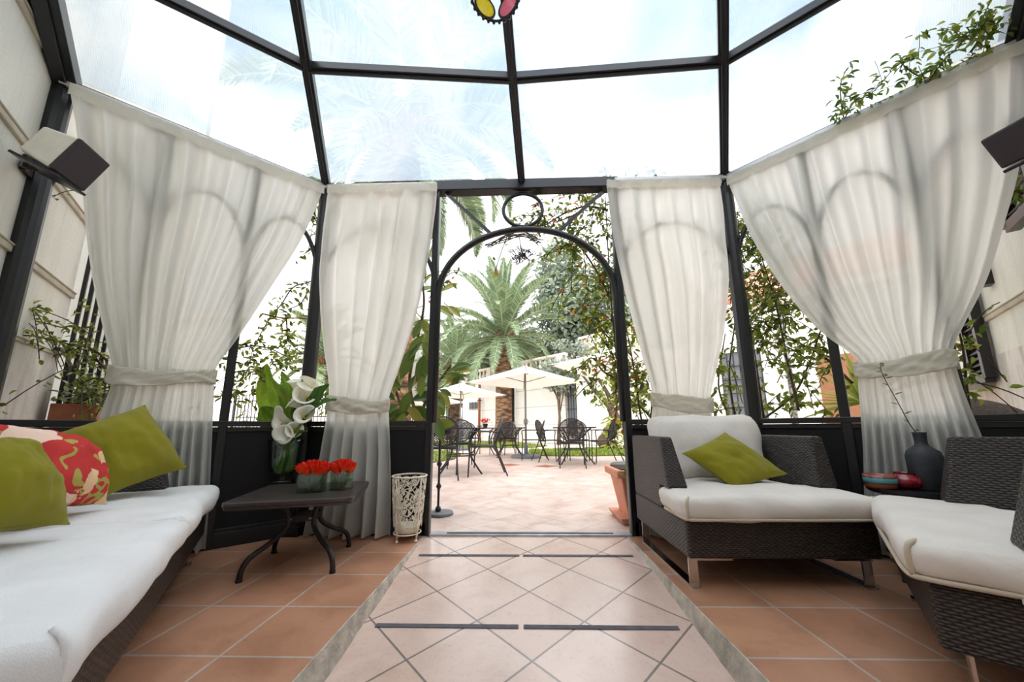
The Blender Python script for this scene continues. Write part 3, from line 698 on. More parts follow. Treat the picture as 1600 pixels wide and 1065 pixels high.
def armchair(label, loc, rz, W=.86, D=.78, group=None, cush='cushion', back_cushion=True, seats=1, name='wicker_armchair', cat='armchair', seed=0, arm_h=.648, cover=.03):
    """front towards local -y"""
    t_ = thing(name, label, cat, loc, rz, group); h = W / 2; yb, yf = D / 2, -D / 2
    m = MB(); m.box((0, 0, .208), (W, D, .158)); m.build('base', M['wicker'], t_, world=False, bevel=.012)
    for s_ in (-1, 1):
        m = MB(); prof = [(yb, .285), (yb, arm_h), (yf + .22, arm_h), (yf + .165, .398), (yf + .27, .398), (yf + .27, .285)]
        prism_x(m, prof, s_ * h, lambda z: s_ * (h - .06 - .055 * (arm_h - z) / .35)); m.build('arm', M['wicker'], t_, world=False, bevel=.010)
    m = MB(); vs = []
    m.box((0, yb - .035, .47), (W - .14, .07, .34)); m.build('back_frame', M['wicker'], t_, world=False, bevel=.010)
    for s_ in (-1, 1):
        m = MB(); x = s_ * (h - .035); pts = [((x, yf + .05, .13), (x, yf + .05, .003)), ((x, yf + .03, .004), (x, yb - .03, .004)), ((x, yb - .05, .13), (x, yb - .05, .003))]
        for (a, b) in pts: m.bar(a, b, .008 if a[2] > .1 else .04, .04 if a[2] > .1 else .008, (1, 0, 0) if a[2] > .1 else (0, 0, 1))
        m.bar((x, yf + .03, .126), (x - s_ * .16, yf + .03, .126), .03, .012); m.build('leg_frame', M['chrome'], t_, world=False)
    sw = (W + .02) / seats
    for k in range(seats):
        cx_ = -W / 2 - .01 + sw * (k + .5); m = MB(); cd = D - .02; cy_ = yf - .035 + cd / 2
        rbox(m, (cx_, cy_, .342), (sw + .004, cd, .108), .034, .016, 26, seed + k * 5, .006, notch=(yf + .25 - cy_, (W - .25) / W) if seats == 1 else None); sc = m.build('seat_cushion', M[cush], t_, smooth=True, world=False)
        m = MB()
        if cush == 'cushion': m.tube(smoothpath([V((cx_, cy_, 0)) + V(p) for p in ((-sw / 2 - .001, -cd / 2 + .235, .30), (-sw / 2 - .002, -cd / 2 + .14, .30), (-sw / 2, -cd / 2 + .04, .30), (-sw / 2 + .03, -cd / 2 + .002, .30), (-sw / 4, -cd / 2 - .003, .30), (0, -cd / 2 - .004, .30), (sw / 4, -cd / 2 - .003, .30), (sw / 2 - .03, -cd / 2 + .002, .30), (sw / 2, -cd / 2 + .04, .30), (sw / 2 + .002, -cd / 2 + .14, .30), (sw / 2 + .001, -cd / 2 + .235, .30))], 5), .007, 6)
        if m.v: m.build('piping', M['piping'], sc, smooth=True, world=False)
        for ax, ay in ((-1, -1), (1, -1)):
            m = MB(); px_, py_ = cx_ + ax * (sw / 2 - .010), cy_ + ay * (cd / 2 - .010); m.tube(smoothpath([(px_, py_, .303), (px_ + ax * .004, py_ + ay * .004, .342), (px_, py_, .378), (px_ - ax * .02, py_ - ay * .02, .388)], 3), .007, 6); m.build('corner_seam', M['piping'] if cush == 'cushion' else M[cush], sc, smooth=True, world=False)
    if back_cushion:
        for k in (range(seats) if seats == 1 else (0,)):
            cw = (W - .24) / seats; cx_ = -(W - .24) / 2 + cw * (k + .5); m = MB()
            mt = Matrix.Translation(V((cx_ - .01, yb - .15, .575))) @ Matrix.Rotation(math.radians(-14), 4, 'X') @ Matrix.Rotation(math.radians(90), 4, 'X')
            rbox(m, (0, 0, 0), (cw + .04, .38, .11), .05, .03, 14, seed + 3 + k, .008, mt); m.build('back_cushion', M[cush], t_, smooth=True, world=False)
    return t_

# right hand armchair, beside the doorway
a1 = armchair('dark wicker armchair beside the doorway with one green pillow on its off white cushions', (1.142, 1.995, 0), 0, .83, .70, 'dark wicker armchairs', seed=1)
# second armchair, nearest, turned with its back to the right wall
c2 = V((1.06, 1.04, 0)); f2 = V((.64, .768, 0)).normalized(); n2_ = V((-f2.y, f2.x, 0))
ctr2 = c2 + f2 * .40 - n2_ * .40
a2 = armchair('dark wicker armchair in the near right corner, cut off by the edge of the photo', ctr2, math.atan2(f2.y, f2.x) + PI, .80, .76, 'dark wicker armchairs', seed=11, arm_h=.655)
m = MB(); lb = c2 + V((0, 0, .296)); sd_ = -n2_; p0_ = c2 + sd_ * .16 - f2 * .022
m.bar(p0_ + V((0, 0, .292)), p0_ + sd_ * .055 + V((0, 0, .290)), .003, .012); o = m.build('care_label', M['alu'], a2)
# sofa along the left wall
dS = V((.585, -.811, 0)); nS = V((.811, .585, 0)); E0 = V((-1.745, 1.965, 0)); LS = 1.72; DS = .74
sc_ = E0 + dS * (LS / 2) - nS * (DS / 2)
sofa = armchair('dark wicker sofa with white seat cushions along the left wall', sc_, math.atan2(dS.y, dS.x) + 0, LS, DS, None, 'cushion_cool', True, 2, 'wicker_sofa', 'sofa', 21)
sofa.rotation_euler.z = math.atan2(nS.y, nS.x) + PI / 2; PM[sofa.name] = Matrix.Translation(sc_) @ Matrix.Rotation(sofa.rotation_euler.z, 4, 'Z')

# pillows -------------------------------------------------------------------------------------------------
def pil(name, label, mat, px4, plane_p, plane_n, th, seed, lift=None, piping=True, nm='throw_pillow', back=None):
    c4 = [at_plane(x, y, plane_p, plane_n) + V(plane_n) * (o if o else 0) for x, y, o in px4]
    base = sum(c4, V()) / 4; zmin = min(c.z for c in c4)
    t_ = thing(nm, label, 'pillow', (base.x, base.y, zmin)); m = MB(); pillow(m, c4, th, 24, seed); m.build('cover', M[mat], t_, smooth=True)
    m = MB(); a = c4; edge = []
    for i in range(4):
        p, q = a[i], a[(i + 1) % 4]; cen = base
        for k in range(8):
            s = k / 8; r_ = p.lerp(q, s); md = (p + q) / 2; edge.append(r_ + (cen - md) * (.07 * (1 - (2 * s - 1) ** 2)))
    m.tube(edge, .004, 5, closed=True); m.build('seam', M[mat], t_, smooth=True)
    return t_
up_ = V((0, 0, 1))
# armchair pillow leans on the back cushion
pn = V((-.03, -.735, .68)).normalized()
pil('', 'olive green throw pillow on the armchair beside the doorway', 'green', [(1133, 676, 0), (1229, 740, 0), (1150, 764, 0), (1067, 708, 0)], V((1.12, 1.895, .435)), pn, .062, 3)
fS = -dS
# far green pillow leaning on the far arm of the sofa; floral pillow and near green pillow lean on the back
pA = E0 + dS * .22 - nS * .42; nA = (dS * .72 + nS * .38 + up_ * .55).normalized()
pil('', 'large olive green pillow leaning on the far arm of the sofa', 'green', [(226, 633, 0), (291, 730, 0), (152, 779, 0), (70, 682, 0)], at_z(152, 779, .43), nA, .10, 5)
pB = E0 + dS * .62 - nS * .50; nB = (nS * .78 + dS * .15 + up_ * .5).normalized()
pil('', 'red and cream floral pillow between the two green pillows on the sofa', 'floral', [(128, 694, 0), (165, 787, 0), (32, 790, 0), (-20, 660, 0)], at_z(165, 787, .43), nB, .085, 9)
pC = E0 + dS * .95 - nS * .46; nC = (nS * .70 + dS * .25 + up_ * .55).normalized()
pil('', 'olive green pillow in front of the floral pillow, cut by the photo edge', 'green', [(22, 690, 0), (107, 818, 0), (-90, 836, 0), (-110, 690, 0)], at_z(107, 818, .44), nC, .09, 14)

# coffee table --------------------------------------------------------------------------------------------
TC = V((-1.185, 1.955, 0)); TZ = .368; TR = math.radians(16)
ct = thing('coffee_table', 'low square dark metal coffee table holding the flowers', 'coffee table', TC, TR)
m = MB(); S = .285; pts = rrect(S, S, .05, 0, 6)
m.poly([(p.x, p.y) for p in pts], TZ - .024, TZ); m.build('tabletop', M['table'], ct, world=False, bevel=.006)
m = MB(); m.poly([(p.x * .985, p.y * .985) for p in pts], TZ - .036, TZ - .022); m.build('apron', M['table'], ct, world=False, bevel=.003)
for k in range(4):
    an = PI / 4 + k * PI / 2; cs, sn = math.cos(an), math.sin(an); m = MB()
    path = [(.27, TZ - .04), (.17, TZ - .045), (.105, TZ - .075), (.085, .23), (.10, .185), (.17, .135), (.245, .095), (.275, .05), (.28, .004)]
    m.tube(smoothpath([(r_ * cs, r_ * sn, z) for r_, z in path], 5), .0125, 10); lg = m.build('leg', M['iron'], ct, smooth=True, world=False)
    m = MB(); m.lathe([(.015, 0), (.015, .012)], (.28 * cs, .28 * sn, 0), 10); m.build('foot_cap', M['black'], lg, world=False)
for (dx_, dy_) in ((1, 0), (0, 1)):
    for s_ in (-1, 1):
        m = MB(); m.box((dy_ * s_ * .062, dx_ * s_ * .062, .235), (.13 if dx_ else .008, .13 if dy_ else .008, .03)); m.build('cross_plate', M['iron'], ct, world=False)
for s_ in (-1, 1):
    for q_ in (-1, 1):
        m = MB(); mt = Matrix.Translation(V((q_ * .045, s_ * .067, .235))) @ Matrix.Rotation(PI / 2, 4, 'X'); m.lathe([(.007, -.003), (.007, .003)], n=8, m=mt); m.build('bolt', M['chrome'], ct, world=False)

# tall glass vase with calla lilies -------------------------------------------------------------------------
vp = at_z(441, 751, TZ)
vs_ = thing('glass_vase', 'tall footed clear glass vase on the coffee table', 'vase', vp)
m = MB(); rt = .083
outer = [(0.0756, 0), (0.0756, .004), (0.0366, .008), (0.0207, .012), (0.0207, .028), (0.0366, .034), (0.0708, .058), (0.0866, .10), (0.0915, .16), (0.0952, .22), (0.1049, .262)]
inner = [(0.1013, .262), (0.0903, .22), (0.0866, .16), (0.0817, .10), (0.0659, .062), (0.0000, .042)]
m.lathe(outer + inner, vp, 32); m.build('bowl', M['glass'], vs_, smooth=True)
m = MB(); m.lathe([(0.0000, .048), (0.0634, .064), (0.0805, .10), (0.0854, .16), (0.0860, .20), (0, .2)], vp, 28); m.build('water', M['water'], vs_, smooth=True)
vz = vp.z
def lily(px, py, dep, face, roll, size, label, idx):
    """spathe mouth sighted at (px, py), at depth offset dep from the vase"""
    mouth = at_y(px, py, vp.y + dep); f = V(face).normalized()
    t_ = thing('calla_lily', label, 'flower', (vp.x, vp.y, vz + .06), 0, 'white calla lilies in the tall vase')
    ax = f; sd = ax.cross(up_); sd = sd.normalized() if sd.length > .1 else V((1, 0, 0)); uu = sd.cross(ax)
    c_, s_ = math.cos(roll), math.sin(roll); X = sd * c_ + uu * s_; Y = -sd * s_ + uu * c_
    throat = mouth - ax * size * .95; m = MB(); vs = []; NR, NT_ = 10, 26
    for j in range(NR + 1):
        t = j / NR; r = size * (.07 + .42 * t ** 1.5 + .12 * max(0, t - .75))
        for i in range(NT_):
            a = 2 * PI * i / NT_; tip = max(0, math.cos(a)) ** 3; lip = (1 + .30 * tip * t * t); back = -.10 * t * t * math.cos(a) + .22 * tip * t ** 4
            low = -.22 * (t ** 3) * (max(0, -math.cos(a)) ** 1.2)
            curl = -.12 * max(0, t - .8) / .2 * (1 - .4 * tip)
            vs.append(throat + ax * size * (.95 * t + back * .9 + curl + low) + (X * math.cos(a) + Y * math.sin(a)) * r * lip)
    for j in range(NR):
        for i in range(NT_):
            m.add([vs[j * NT_ + i], vs[j * NT_ + (i + 1) % NT_], vs[(j + 1) * NT_ + (i + 1) % NT_], vs[(j + 1) * NT_ + i]], [(0, 1, 2, 3)], max(0, .95 - j * .3) if j < 3 else .05 + .2 * R.random())
    # weld duplicate corners
    sp = m.build('spathe', M['spathe'], t_, smooth=True); md = sp.modifiers.new('weld', 'WELD'); md.merge_threshold = .0002
    so = sp.modifiers.new('thickness', 'SOLIDIFY'); so.thickness = .0015
    m = MB(); m.tube([throat + ax * size * .1, throat + ax * size * .35, throat + ax * size * .72], [size * .05, size * .055, size * .03], 8); m.build('spadix', M['spadix'], t_, smooth=True)
    foot = V((vp.x + .048 * math.cos(idx * 2.4), vp.y + .048 * math.sin(idx * 2.4), vz + .058)); rim = V((vp.x, vp.y, vz + .26)) + (V((mouth.x, mouth.y, 0)) - V((vp.x, vp.y, 0))) * .28
    rim.x = vp.x + max(-.07, min(.07, rim.x - vp.x)); rim.y = vp.y + max(-.07, min(.07, rim.y - vp.y))
    m = MB(); pth = smoothpath([foot, foot.lerp(rim, .5) + V((.004, 0, 0)), rim, rim.lerp(throat, .6) + V((0, 0, .01)), throat + ax * size * .12], 5); m.tube(pth, [.0105] * (len(pth) - 3) + [size * .06] * 3, 8); m.build('stem', M['green_stem'], t_, smooth=True)
LL = [(428, 653, -.06, (-.55, -.8, .25), 1.2, .085, 'white calla lily at the left of the bouquet, opening towards the sofa'),
      (440, 678, -.10, (-.25, -.95, .10), .2, .078, 'white calla lily lowest in front, just over the vase rim'),
      (473, 646, -.10, (.35, -.85, .35), 2.4, .072, 'white calla lily in the middle of the bouquet facing the camera'),
      (453, 622, -.02, (-.5, -.55, .65), 2.0, .078, 'white calla lily above the leftmost one, half open and turned up'),
      (476, 614, -.05, (.2, -.65, .7), .9, .088, 'broad white calla lily beneath the topmost ones'),
      (487, 598, .0, (.3, -.55, .8), -.4, .086, 'white calla lily at the upper right of the bouquet'),
      (484, 588, .05, (.1, -.1, 1), -.9, .07, 'topmost white calla lily of the bouquet'),
      (459, 592, .04, (-.1, -.2, 1), .5, .06, 'slim closed calla lily beside the large leaf'),
      (461, 668, -.06, (.5, -.7, .3), -1.2, .065, 'small calla lily behind the lowest one'),
      (494, 622, .02, (.8, -.3, .3), .4, .055, 'small calla lily at the right, partly behind dark leaves')]
for i, q in enumerate(LL): lily(*q[:5], q[5] * 1.55, q[6], i)
def blade(name, label, pts, widths, mat, nrm, cat='leaf', group=None, tints=(.3, .8)):
    t_ = thing(name, label, cat, (vp.x, vp.y, vz + .06), 0, group); m = MB(); P_ = smoothpath(pts, 5); n = len(P_); vs = []
    for i, p in enumerate(P_):
        d = (P_[min(i + 1, n - 1)] - P_[max(i - 1, 0)]).normalized(); sd = d.cross(V(nrm)).normalized(); nn = sd.cross(d); s = i / (n - 1)
        k = s * (len(widths) - 1); a = int(min(k, len(widths) - 2)); w = widths[a] * (1 - (k - a)) + widths[a + 1] * (k - a)
        for q in (-1, -.66, -.33, 0, .33, .66, 1): vs.append(p + sd * w * q + nn * (w * .22 * abs(q) + .006 * math.sin(i * 1.3 + q * 5)))
    for i in range(n - 1):
        for j in range(6): m.add([vs[i * 7 + j], vs[i * 7 + j + 1], vs[(i + 1) * 7 + j + 1], vs[(i + 1) * 7 + j]], [(0, 1, 2, 3)], tints[0] + (tints[1] - tints[0]) * (.5 + .5 * math.sin(j * 2.1 + i * .9)))
    o = m.build('blade', mat, t_, smooth=True); w_ = o.modifiers.new('weld', 'WELD'); w_.merge_threshold = .0002
    m = MB(); ft = V((vp.x + R.uniform(-.02, .02), vp.y + R.uniform(-.02, .02), vz + .06)); m.tube(smoothpath([ft, ft.lerp(V(pts[0]), .5), pts[0], P_[3]], 4), .006, 6); m.build('stalk', M['green_stem'], t_, smooth=True)
Yv = vp.y
blade('foliage_leaf', 'large pale green arrow leaf behind the lilies, standing upright', [at_y(452, 672, Yv + .05), at_y(438, 640, Yv + .08), at_y(424, 604, Yv + .06), at_y(417, 568, Yv)], [.01, .125, .145, .10, .004], M['big_leaf'], (-.35, -1, .1), 'leaf', 'leaves in the tall vase')
blade('foliage_leaf', 'second arrow leaf low behind the large upright leaf', [at_y(450, 668, Yv + .03), at_y(424, 655, Yv + .05), at_y(408, 636, Yv + .06)], [.01, .07, .075, .01], M['big_leaf'], (-.3, -1, .3), 'leaf', 'leaves in the tall vase', (.1, .5))
blade('foliage_leaf', 'arrow leaf behind the topmost lilies, edge turned to the camera', [at_y(458, 660, Yv + .06), at_y(452, 625, Yv + .09), at_y(448, 600, Yv + .10), at_y(440, 580, Yv + .10)], [.01, .055, .06, .03, .004], M['big_leaf'], (.4, -1, .2), 'leaf', 'leaves in the tall vase', (.0, .4))
blade('foliage_leaf', 'dark lance leaf reaching up to the right past the curtain', [at_y(470, 652, Yv), at_y(488, 630, Yv - .02), at_y(500, 612, Yv - .03), at_y(514, 600, Yv - .03)], [.008, .045, .04, .002], M['strap_leaf'], (.3, -1, .4), 'leaf', 'leaves in the tall vase')
blade('foliage_leaf', 'dark lance leaf lying out lowest to the right', [at_y(472, 656, Yv - .02), at_y(490, 640, Yv - .06), at_y(506, 628, Yv - .08), at_y(526, 624, Yv - .08)], [.008, .04, .036, .002], M['strap_leaf'], (.1, -.7, .9), 'leaf', 'leaves in the tall vase')
blade('foliage_leaf', 'broad dark leaf in the middle of the bouquet behind the lilies', [at_y(458, 672, Yv + .02), at_y(470, 648, Yv + .04), at_y(480, 630, Yv + .05), at_y(490, 618, Yv + .05)], [.01, .06, .06, .01], M['strap_leaf'], (.2, -1, .2), 'leaf', 'leaves in the tall vase')
blade('foliage_leaf', 'narrow leaf tip pointing right over the vase rim', [at_y(455, 690, Yv - .05), at_y(468, 676, Yv - .07), at_y(481, 673, Yv - .08)], [.006, .02, .001], M['strap_leaf'], (.1, -.7, .9), 'leaf', 'leaves in the tall vase')

# two square glasses of red flowers -----------------------------------------------------------------------
for gi, (gx, gy, wx, wy, hgt, lab, nf, bx, by) in enumerate(((487, 768, .060, .042, .095, 'left', 20, .088, .058), (533, 764, .046, .042, .10, 'right', 16, .070, .055))):
    gp = at_z(gx, gy, TZ); rot = math.radians(8 if gi == 0 else -4)
    g = thing('glass_cube', 'square clear glass of red flowers nearest the tall vase' if gi == 0 else 'square clear glass of red flowers at the right edge of the table', 'vase', gp, rot, 'square glasses of red flowers')
    m = MB(); th = .005
    for s_ in (-1, 1):
        m.box((s_ * (wx - th / 2), 0, hgt / 2), (th, wy * 2, hgt)); m.box((0, s_ * (wy - th / 2), hgt / 2), (wx * 2 - th * 2, th, hgt))
    m.box((0, 0, .006), (wx * 2, wy * 2, .012)); m.build('glass_box', M['glass'], g, world=False)
    m = MB(); m.box((0, 0, .034), (wx * 2 - .012, wy * 2 - .012, .04)); m.build('water', M['water'], g, world=False)
    for k in range(nf):
        an = k * 2.399; rr_ = math.sqrt((k + .5) / nf); ox, oy = rr_ * bx * math.cos(an), rr_ * by * math.sin(an); hz = .148 - .030 * rr_ ** 2 + R.uniform(-.006, .006)
        head = gp + V((ox, oy, hz)); foot = gp + V((ox * .25, oy * .25, .014)); d = (head - foot).normalized(); d = (d + V((ox, oy, 0)) * 2).normalized()
        fl_ = thing('red_flower', 'small red orange lily bloom in the left square glass' if gi == 0 else 'small red orange lily bloom in the right square glass', 'flower', foot, 0, 'red blooms in the left glass' if gi == 0 else 'red blooms in the right glass')
        m = MB(); fo_ = R.uniform(-.25, .12); sd = d.orthogonal().normalized(); s2 = d.cross(sd)
        for p_ in range(6):
            a = p_ * PI / 3 + k; o_ = (sd * math.cos(a) + s2 * math.sin(a)); spread = .6 + .15 * (p_ % 2); q = [head - d * .045, head - d * .018 + o_ * .012, head + d * .006 + o_ * .020 * spread, head + d * .018 + o_ * .030 * spread]
            tt = d.cross(o_); ws = [.003, .009, .010, .002]; o0 = len(m.v)
            for i in range(3):
                m.add([q[i] - tt * ws[i], q[i] + tt * ws[i], q[i + 1] + tt * ws[i + 1], q[i + 1] - tt * ws[i + 1]], [(0, 1, 2, 3)], max(0, min(1, (1.0, .6, .2)[i] + fo_ + R.uniform(-.15, .1))))
        m.build('petals', M['red_petal'], fl_, smooth=True)
        m = MB(); m.tube([foot, foot.lerp(head, .5), head - d * .04], .0028, 5); m.build('stem', M['green_stem'], fl_, smooth=True)

# filigree umbrella stand ---------------------------------------------------------------------------------
bp_ = (at_z(613, 849, 0) + at_z(651, 846, 0)) / 2 + V((0, .045, 0)); bk = thing('umbrella_stand', 'cream openwork metal umbrella stand left of the doorway', 'umbrella stand', bp_)
BH = .395; rb, rt2 = .080, .108
def br(z): return rb + (rt2 - rb) * (z / BH)
m = MB(); m.tube([(rt2 * math.cos(2 * PI * k / 40), rt2 * math.sin(2 * PI * k / 40), BH) for k in range(40)], .006, 8, closed=True); m.build('rim', M['white_iron'], bk, smooth=True, world=False)
m = MB(); m.tube([(br(.05) * math.cos(2 * PI * k / 40), br(.05) * math.sin(2 * PI * k / 40), .05) for k in range(40)], .004, 8, closed=True); m.build('lower_ring', M['white_iron'], bk, smooth=True, world=False)
m = MB(); m.lathe([(0, .055), (rb * .9, .055), (rb * .95, .098), (rb * .90, .098), (rb * .86, .062), (0, .062)], (0, 0, 0), 28); m.build('drip_tray', M['white_iron'], bk, smooth=True, world=False)
for k in range(4):
    a = PI / 4 + k * PI / 2 + .25; m = MB(); m.tube([(br(z) * math.cos(a), br(z) * math.sin(a), z) for z in (.012, .1, .2, .3, BH)], .005, 7); lg = m.build('leg', M['white_iron'], bk, smooth=True, world=False)
    m = MB(); m.lathe([(0, 0), (.008, .003), (.0105, .010), (.008, .017), (0, .02)], (br(0) * math.cos(a), br(0) * math.sin(a), 0), 12); m.build('ball_foot', M['white_iron'], lg, smooth=True, world=False)
def cyl(a, z, dr_=0): r_ = br(z) + dr_; return V((r_ * math.cos(a), r_ * math.sin(a), z))
for k in range(4):
    a0 = PI / 4 + k * PI / 2 + .25 + PI / 4; m = MB()
    for s_ in (-1, 1):        # swags and spirals under the rim
        m.tube([cyl(a0 + s_ * (.72 - .72 * t / 12), BH - .085 * math.sin(PI * t / 24)) for t in range(13)], .0028, 5)
        m.tube([cyl(a0 + s_ * (.72 - .5 * t / 12), BH - .05 * math.sin(PI * t / 14)) for t in range(13)], .0028, 5)
        for (ca, cz, r0, dirn) in ((.26, BH - .035, .022, 1), (.55, BH - .12, .024, -1), (.6, .11, .022, 1), (.58, .2, .02, -1)):
            m.tube([cyl(a0 + s_ * (ca + (r0 * (1 - t / 26)) / .095 * math.cos(t * .55)), cz + dirn * r0 * (1 - t / 26) * math.sin(t * .55)) for t in range(22)], .0028, 5)
        m.tube([cyl(a0 + s_ * (.66 - .10 * math.sin(t / 12 * PI * 2)), .06 + (BH - .14) * t / 12) for t in range(13)], .0026, 5)
    m.build('scrollwork', M['white_iron'], bk, smooth=True, world=False)
    m = MB()                 # pierced oval medallion of teardrop petals
    for rad, cnt, ln, wd, ph in ((.0, 6, .036, .017, 0), (.042, 10, .036, .021, .3), (.078, 14, .030, .022, .1)):
        for q in range(cnt):
            an = 2 * PI * q / cnt + ph
            if abs(math.cos(an)) * rad > .056: continue
            cz = .215; ca, sa = math.cos(an), math.sin(an); out = []
            for w_ in range(10):
                tt = 2 * PI * w_ / 10; lx = rad + .006 + ln * (.5 - .5 * math.cos(tt)); ly = wd * .5 * math.sin(tt) * (.5 + .5 * (1 - math.cos(tt)) / 2)
                out.append((lx * ca - ly * sa, lx * sa + ly * ca))
            vs = [cyl(a0 + x / .093, cz + z * 1.15) for x, z in out] + [cyl(a0 + x / .093, cz + z * 1.15, .002) for x, z in out]
            m.add(vs, [tuple(range(9, -1, -1)), tuple(range(10, 20))] + [(i, (i + 1) % 10, 10 + (i + 1) % 10, 10 + i) for i in range(10)])
    m.tube([cyl(a0 + .058 * math.cos(2 * PI * t / 30) / .093, .215 + .115 * math.sin(2 * PI * t / 30)) for t in range(30)], .003, 5, closed=True)
    m.tube([cyl(a0 + .035 * math.cos(2 * PI * t / 24) / .093, .215 + .05 * math.sin(2 * PI * t / 24)) for t in range(24)], .0035, 5, closed=True)
    m.build('medallion', M['white_iron'], bk, world=False)

# dark side table with pots --------------------------------------------------------------------------------
sp_ = V((1.885, 1.77, 0)); STZ = .40
st = thing('side_table', 'small dark round side table between the two wicker armchairs', 'side table', sp_)
m = MB(); m.lathe([(0, STZ - .02), (.165, STZ - .02), (.175, STZ - .012), (.175, STZ + .004), (.169, STZ + .004), (.165, STZ), (0, STZ)], sp_, 40); m.build('tabletop', M['black'], st)
for k in range(3):
    a = PI + .2 + k * 2 * PI / 3; m = MB(); m.bar(sp_ + V((.13 * math.cos(a), .13 * math.sin(a), STZ - .02)), sp_ + V((.16 * math.cos(a), .16 * math.sin(a), 0)), .03, .012, (math.cos(a), math.sin(a), 0)); m.build('leg', M['black'], st)
m = MB(); m.lathe([(.0, .10), (.14, .10), (.14, .112), (0, .112)], sp_, 28); m.build('lower_shelf', M['black'], st)
bp0 = at_z(1377, 762, STZ); bw = thing('glazed_bowl', 'turquoise and brown banded ceramic bowl on the small round table', 'bowl', bp0 + V((0, 0, .0)))
m = MB(); m.lathe([(0, 0), (.052, 0), (.058, .008), (.061, .035), (.060, .064), (.054, .064), (.054, .04), (.048, .012), (0, .01)], bp0, 32); o = m.build('body', M['blue_glaze'], bw, smooth=True)
rp = at_z(1417, 763, STZ); rd = thing('red_pot', 'round red crackle glazed pot between the bowl and the black bottle', 'pot', rp)
m = MB(); m.lathe([(0, 0), (.035, 0), (.058, .016), (.064, .036), (.056, .056), (.038, .066), (.036, .074), (.040, .076), (.034, .076), (.032, .066), (.05, .05), (.055, .036), (.03, .01), (0, .008)], rp, 32); m.build('body', M['red_glaze'], rd, smooth=True)
btp = at_z(1454, 765, STZ); bt = thing('black_bottle', 'matt black ceramic bottle holding one dry twig', 'bottle vase', btp)
m = MB(); m.lathe([(0, 0), (.058, 0), (.062, .006), (.062, .155), (.056, .178), (.036, .196), (.024, .206), (.0215, .222), (.0235, .262), (.026, .268), (.020, .268), (.018, .22), (.03, .195), (.05, .165), (.054, .02), (0, .012)], btp, 32); m.build('body', M['bottle'], bt, smooth=True)
tw = thing('dry_twig', 'thin dry twig with narrow seed pods standing in the black bottle', 'twig', btp + V((0, 0, .03)))
Yb = btp.y; path = [btp + V((.005, 0, .03)), btp + V((0, 0, .2)), at_y(1436, 683, Yb), at_y(1420, 660, Yb - .02), at_y(1405, 632, Yb - .03), at_y(1388, 602, Yb - .04), at_y(1378, 582, Yb - .05), at_y(1375, 566, Yb - .05)]
pth = smoothpath(path, 6); m = MB(); m.tube(pth, [.0028 - .0016 * i / len(pth) for i in range(len(pth))], 6); m.build('stalk', M['stem'], tw, smooth=True)
for i in range(14, len(pth) - 1, 1):
    m = MB()
    p = pth[i]
    if i < len(pth) - 9 and i % 3: continue
    s_ = 1 if (i // 3) % 2 else -1; d = V((s_ * R.uniform(.7, 1), R.uniform(-.3, .3), R.uniform(.05, .5)))
    m.leaf(p, d, (0, -1, .3), R.uniform(.035, .06) if i < len(pth) - 9 else R.uniform(.015, .03), .006, tint=R.uniform(0, .3)); m.build('seed_pod', M['leaf'], tw)

# loudspeakers ----------------------------------------------------------------------------------------------
def speaker(label, wallp, n, cen, front, size, flip):
    t_ = thing('wall_speaker', label, 'speaker', cen); f = V(front).normalized(); sd = f.cross(up_).normalized(); u = sd.cross(f)
    W, Hh, Dp = size; mt = Matrix((( sd.x, f.x, u.x, cen.x), (sd.y, f.y, u.y, cen.y), (sd.z, f.z, u.z, cen.z), (0, 0, 0, 1)))
    m = MB(); fr0 = [(-W / 2, -Hh / 2), (W / 2, -Hh / 2), (W / 2, Hh / 2), (-W / 2, Hh / 2)]
    vs = [mt @ V((x * .72, -Dp / 2, z * .8)) for x, z in fr0] + [mt @ V((x, Dp / 2, z)) for x, z in fr0]
    m.add(vs, [(3, 2, 1, 0)[::-1], (4, 5, 6, 7)[::-1]] + [(i, (i + 1) % 4, 4 + (i + 1) % 4, 4 + i)[::-1] for i in range(4)]); m.build('case', M['spk_white'], t_, bevel=.012)
    m = MB(); m.box((0, 0, 0), (W * 1.0, .022, Hh * 1.0), m=mt @ Matrix.Translation(V((0, Dp / 2 + .008, 0)))); m.build('front_grille', M['spk_black'], t_, bevel=.008)
    m = MB(); m.box((0, 0, 0), (W * .9, Dp * 1.25, .012), m=mt @ Matrix.Translation(V((0, .02, -Hh / 2 - .012)))); m.build('tray', M['black'], t_)
    m = MB(); w = V(wallp); m.bar(w, w + V(n) * .02, .07, .09); m.bar(w, mt @ V((0, -Dp * .4, -Hh / 2 - .02)), .03, .03); m.bar(w + V((0, 0, .03)), mt @ V((0, -Dp * .2, -Hh / 2 - .02)), .016, .016); m.build('bracket', M['iron'], t_, bevel=.003)
    return t_
wp = lw(38, 258); cL = at_d(96, 243, (wp + nl * .17 - EYE).dot(fwd) * .90)
sL = speaker('white loudspeaker with dark front on the left house wall', wp, nl, cL, (.86, .30, -.42), (.17, .19, .152), 1)
m = MB(); w0 = lw(55, 245) + nl * .01; m.tube(smoothpath([w0, lw(62, 212) + nl * .012, lw(80, 196) + nl * .012, lw(92, 160) + nl * .012, WL + V((0, 0, ZT)) + nl * .03], 6), .004, 6); m.build('cable', M['iron'], sL, smooth=True)
wpr = rw(1640, 250); cR = at_d(1606, 210, ((wpr + nr * .2) - EYE).dot(fwd) * .78)
speaker('white loudspeaker with dark front on the right house wall', wpr, nr, cR, (-.80, -.12, -.50), (.15, .15, .12), -1)

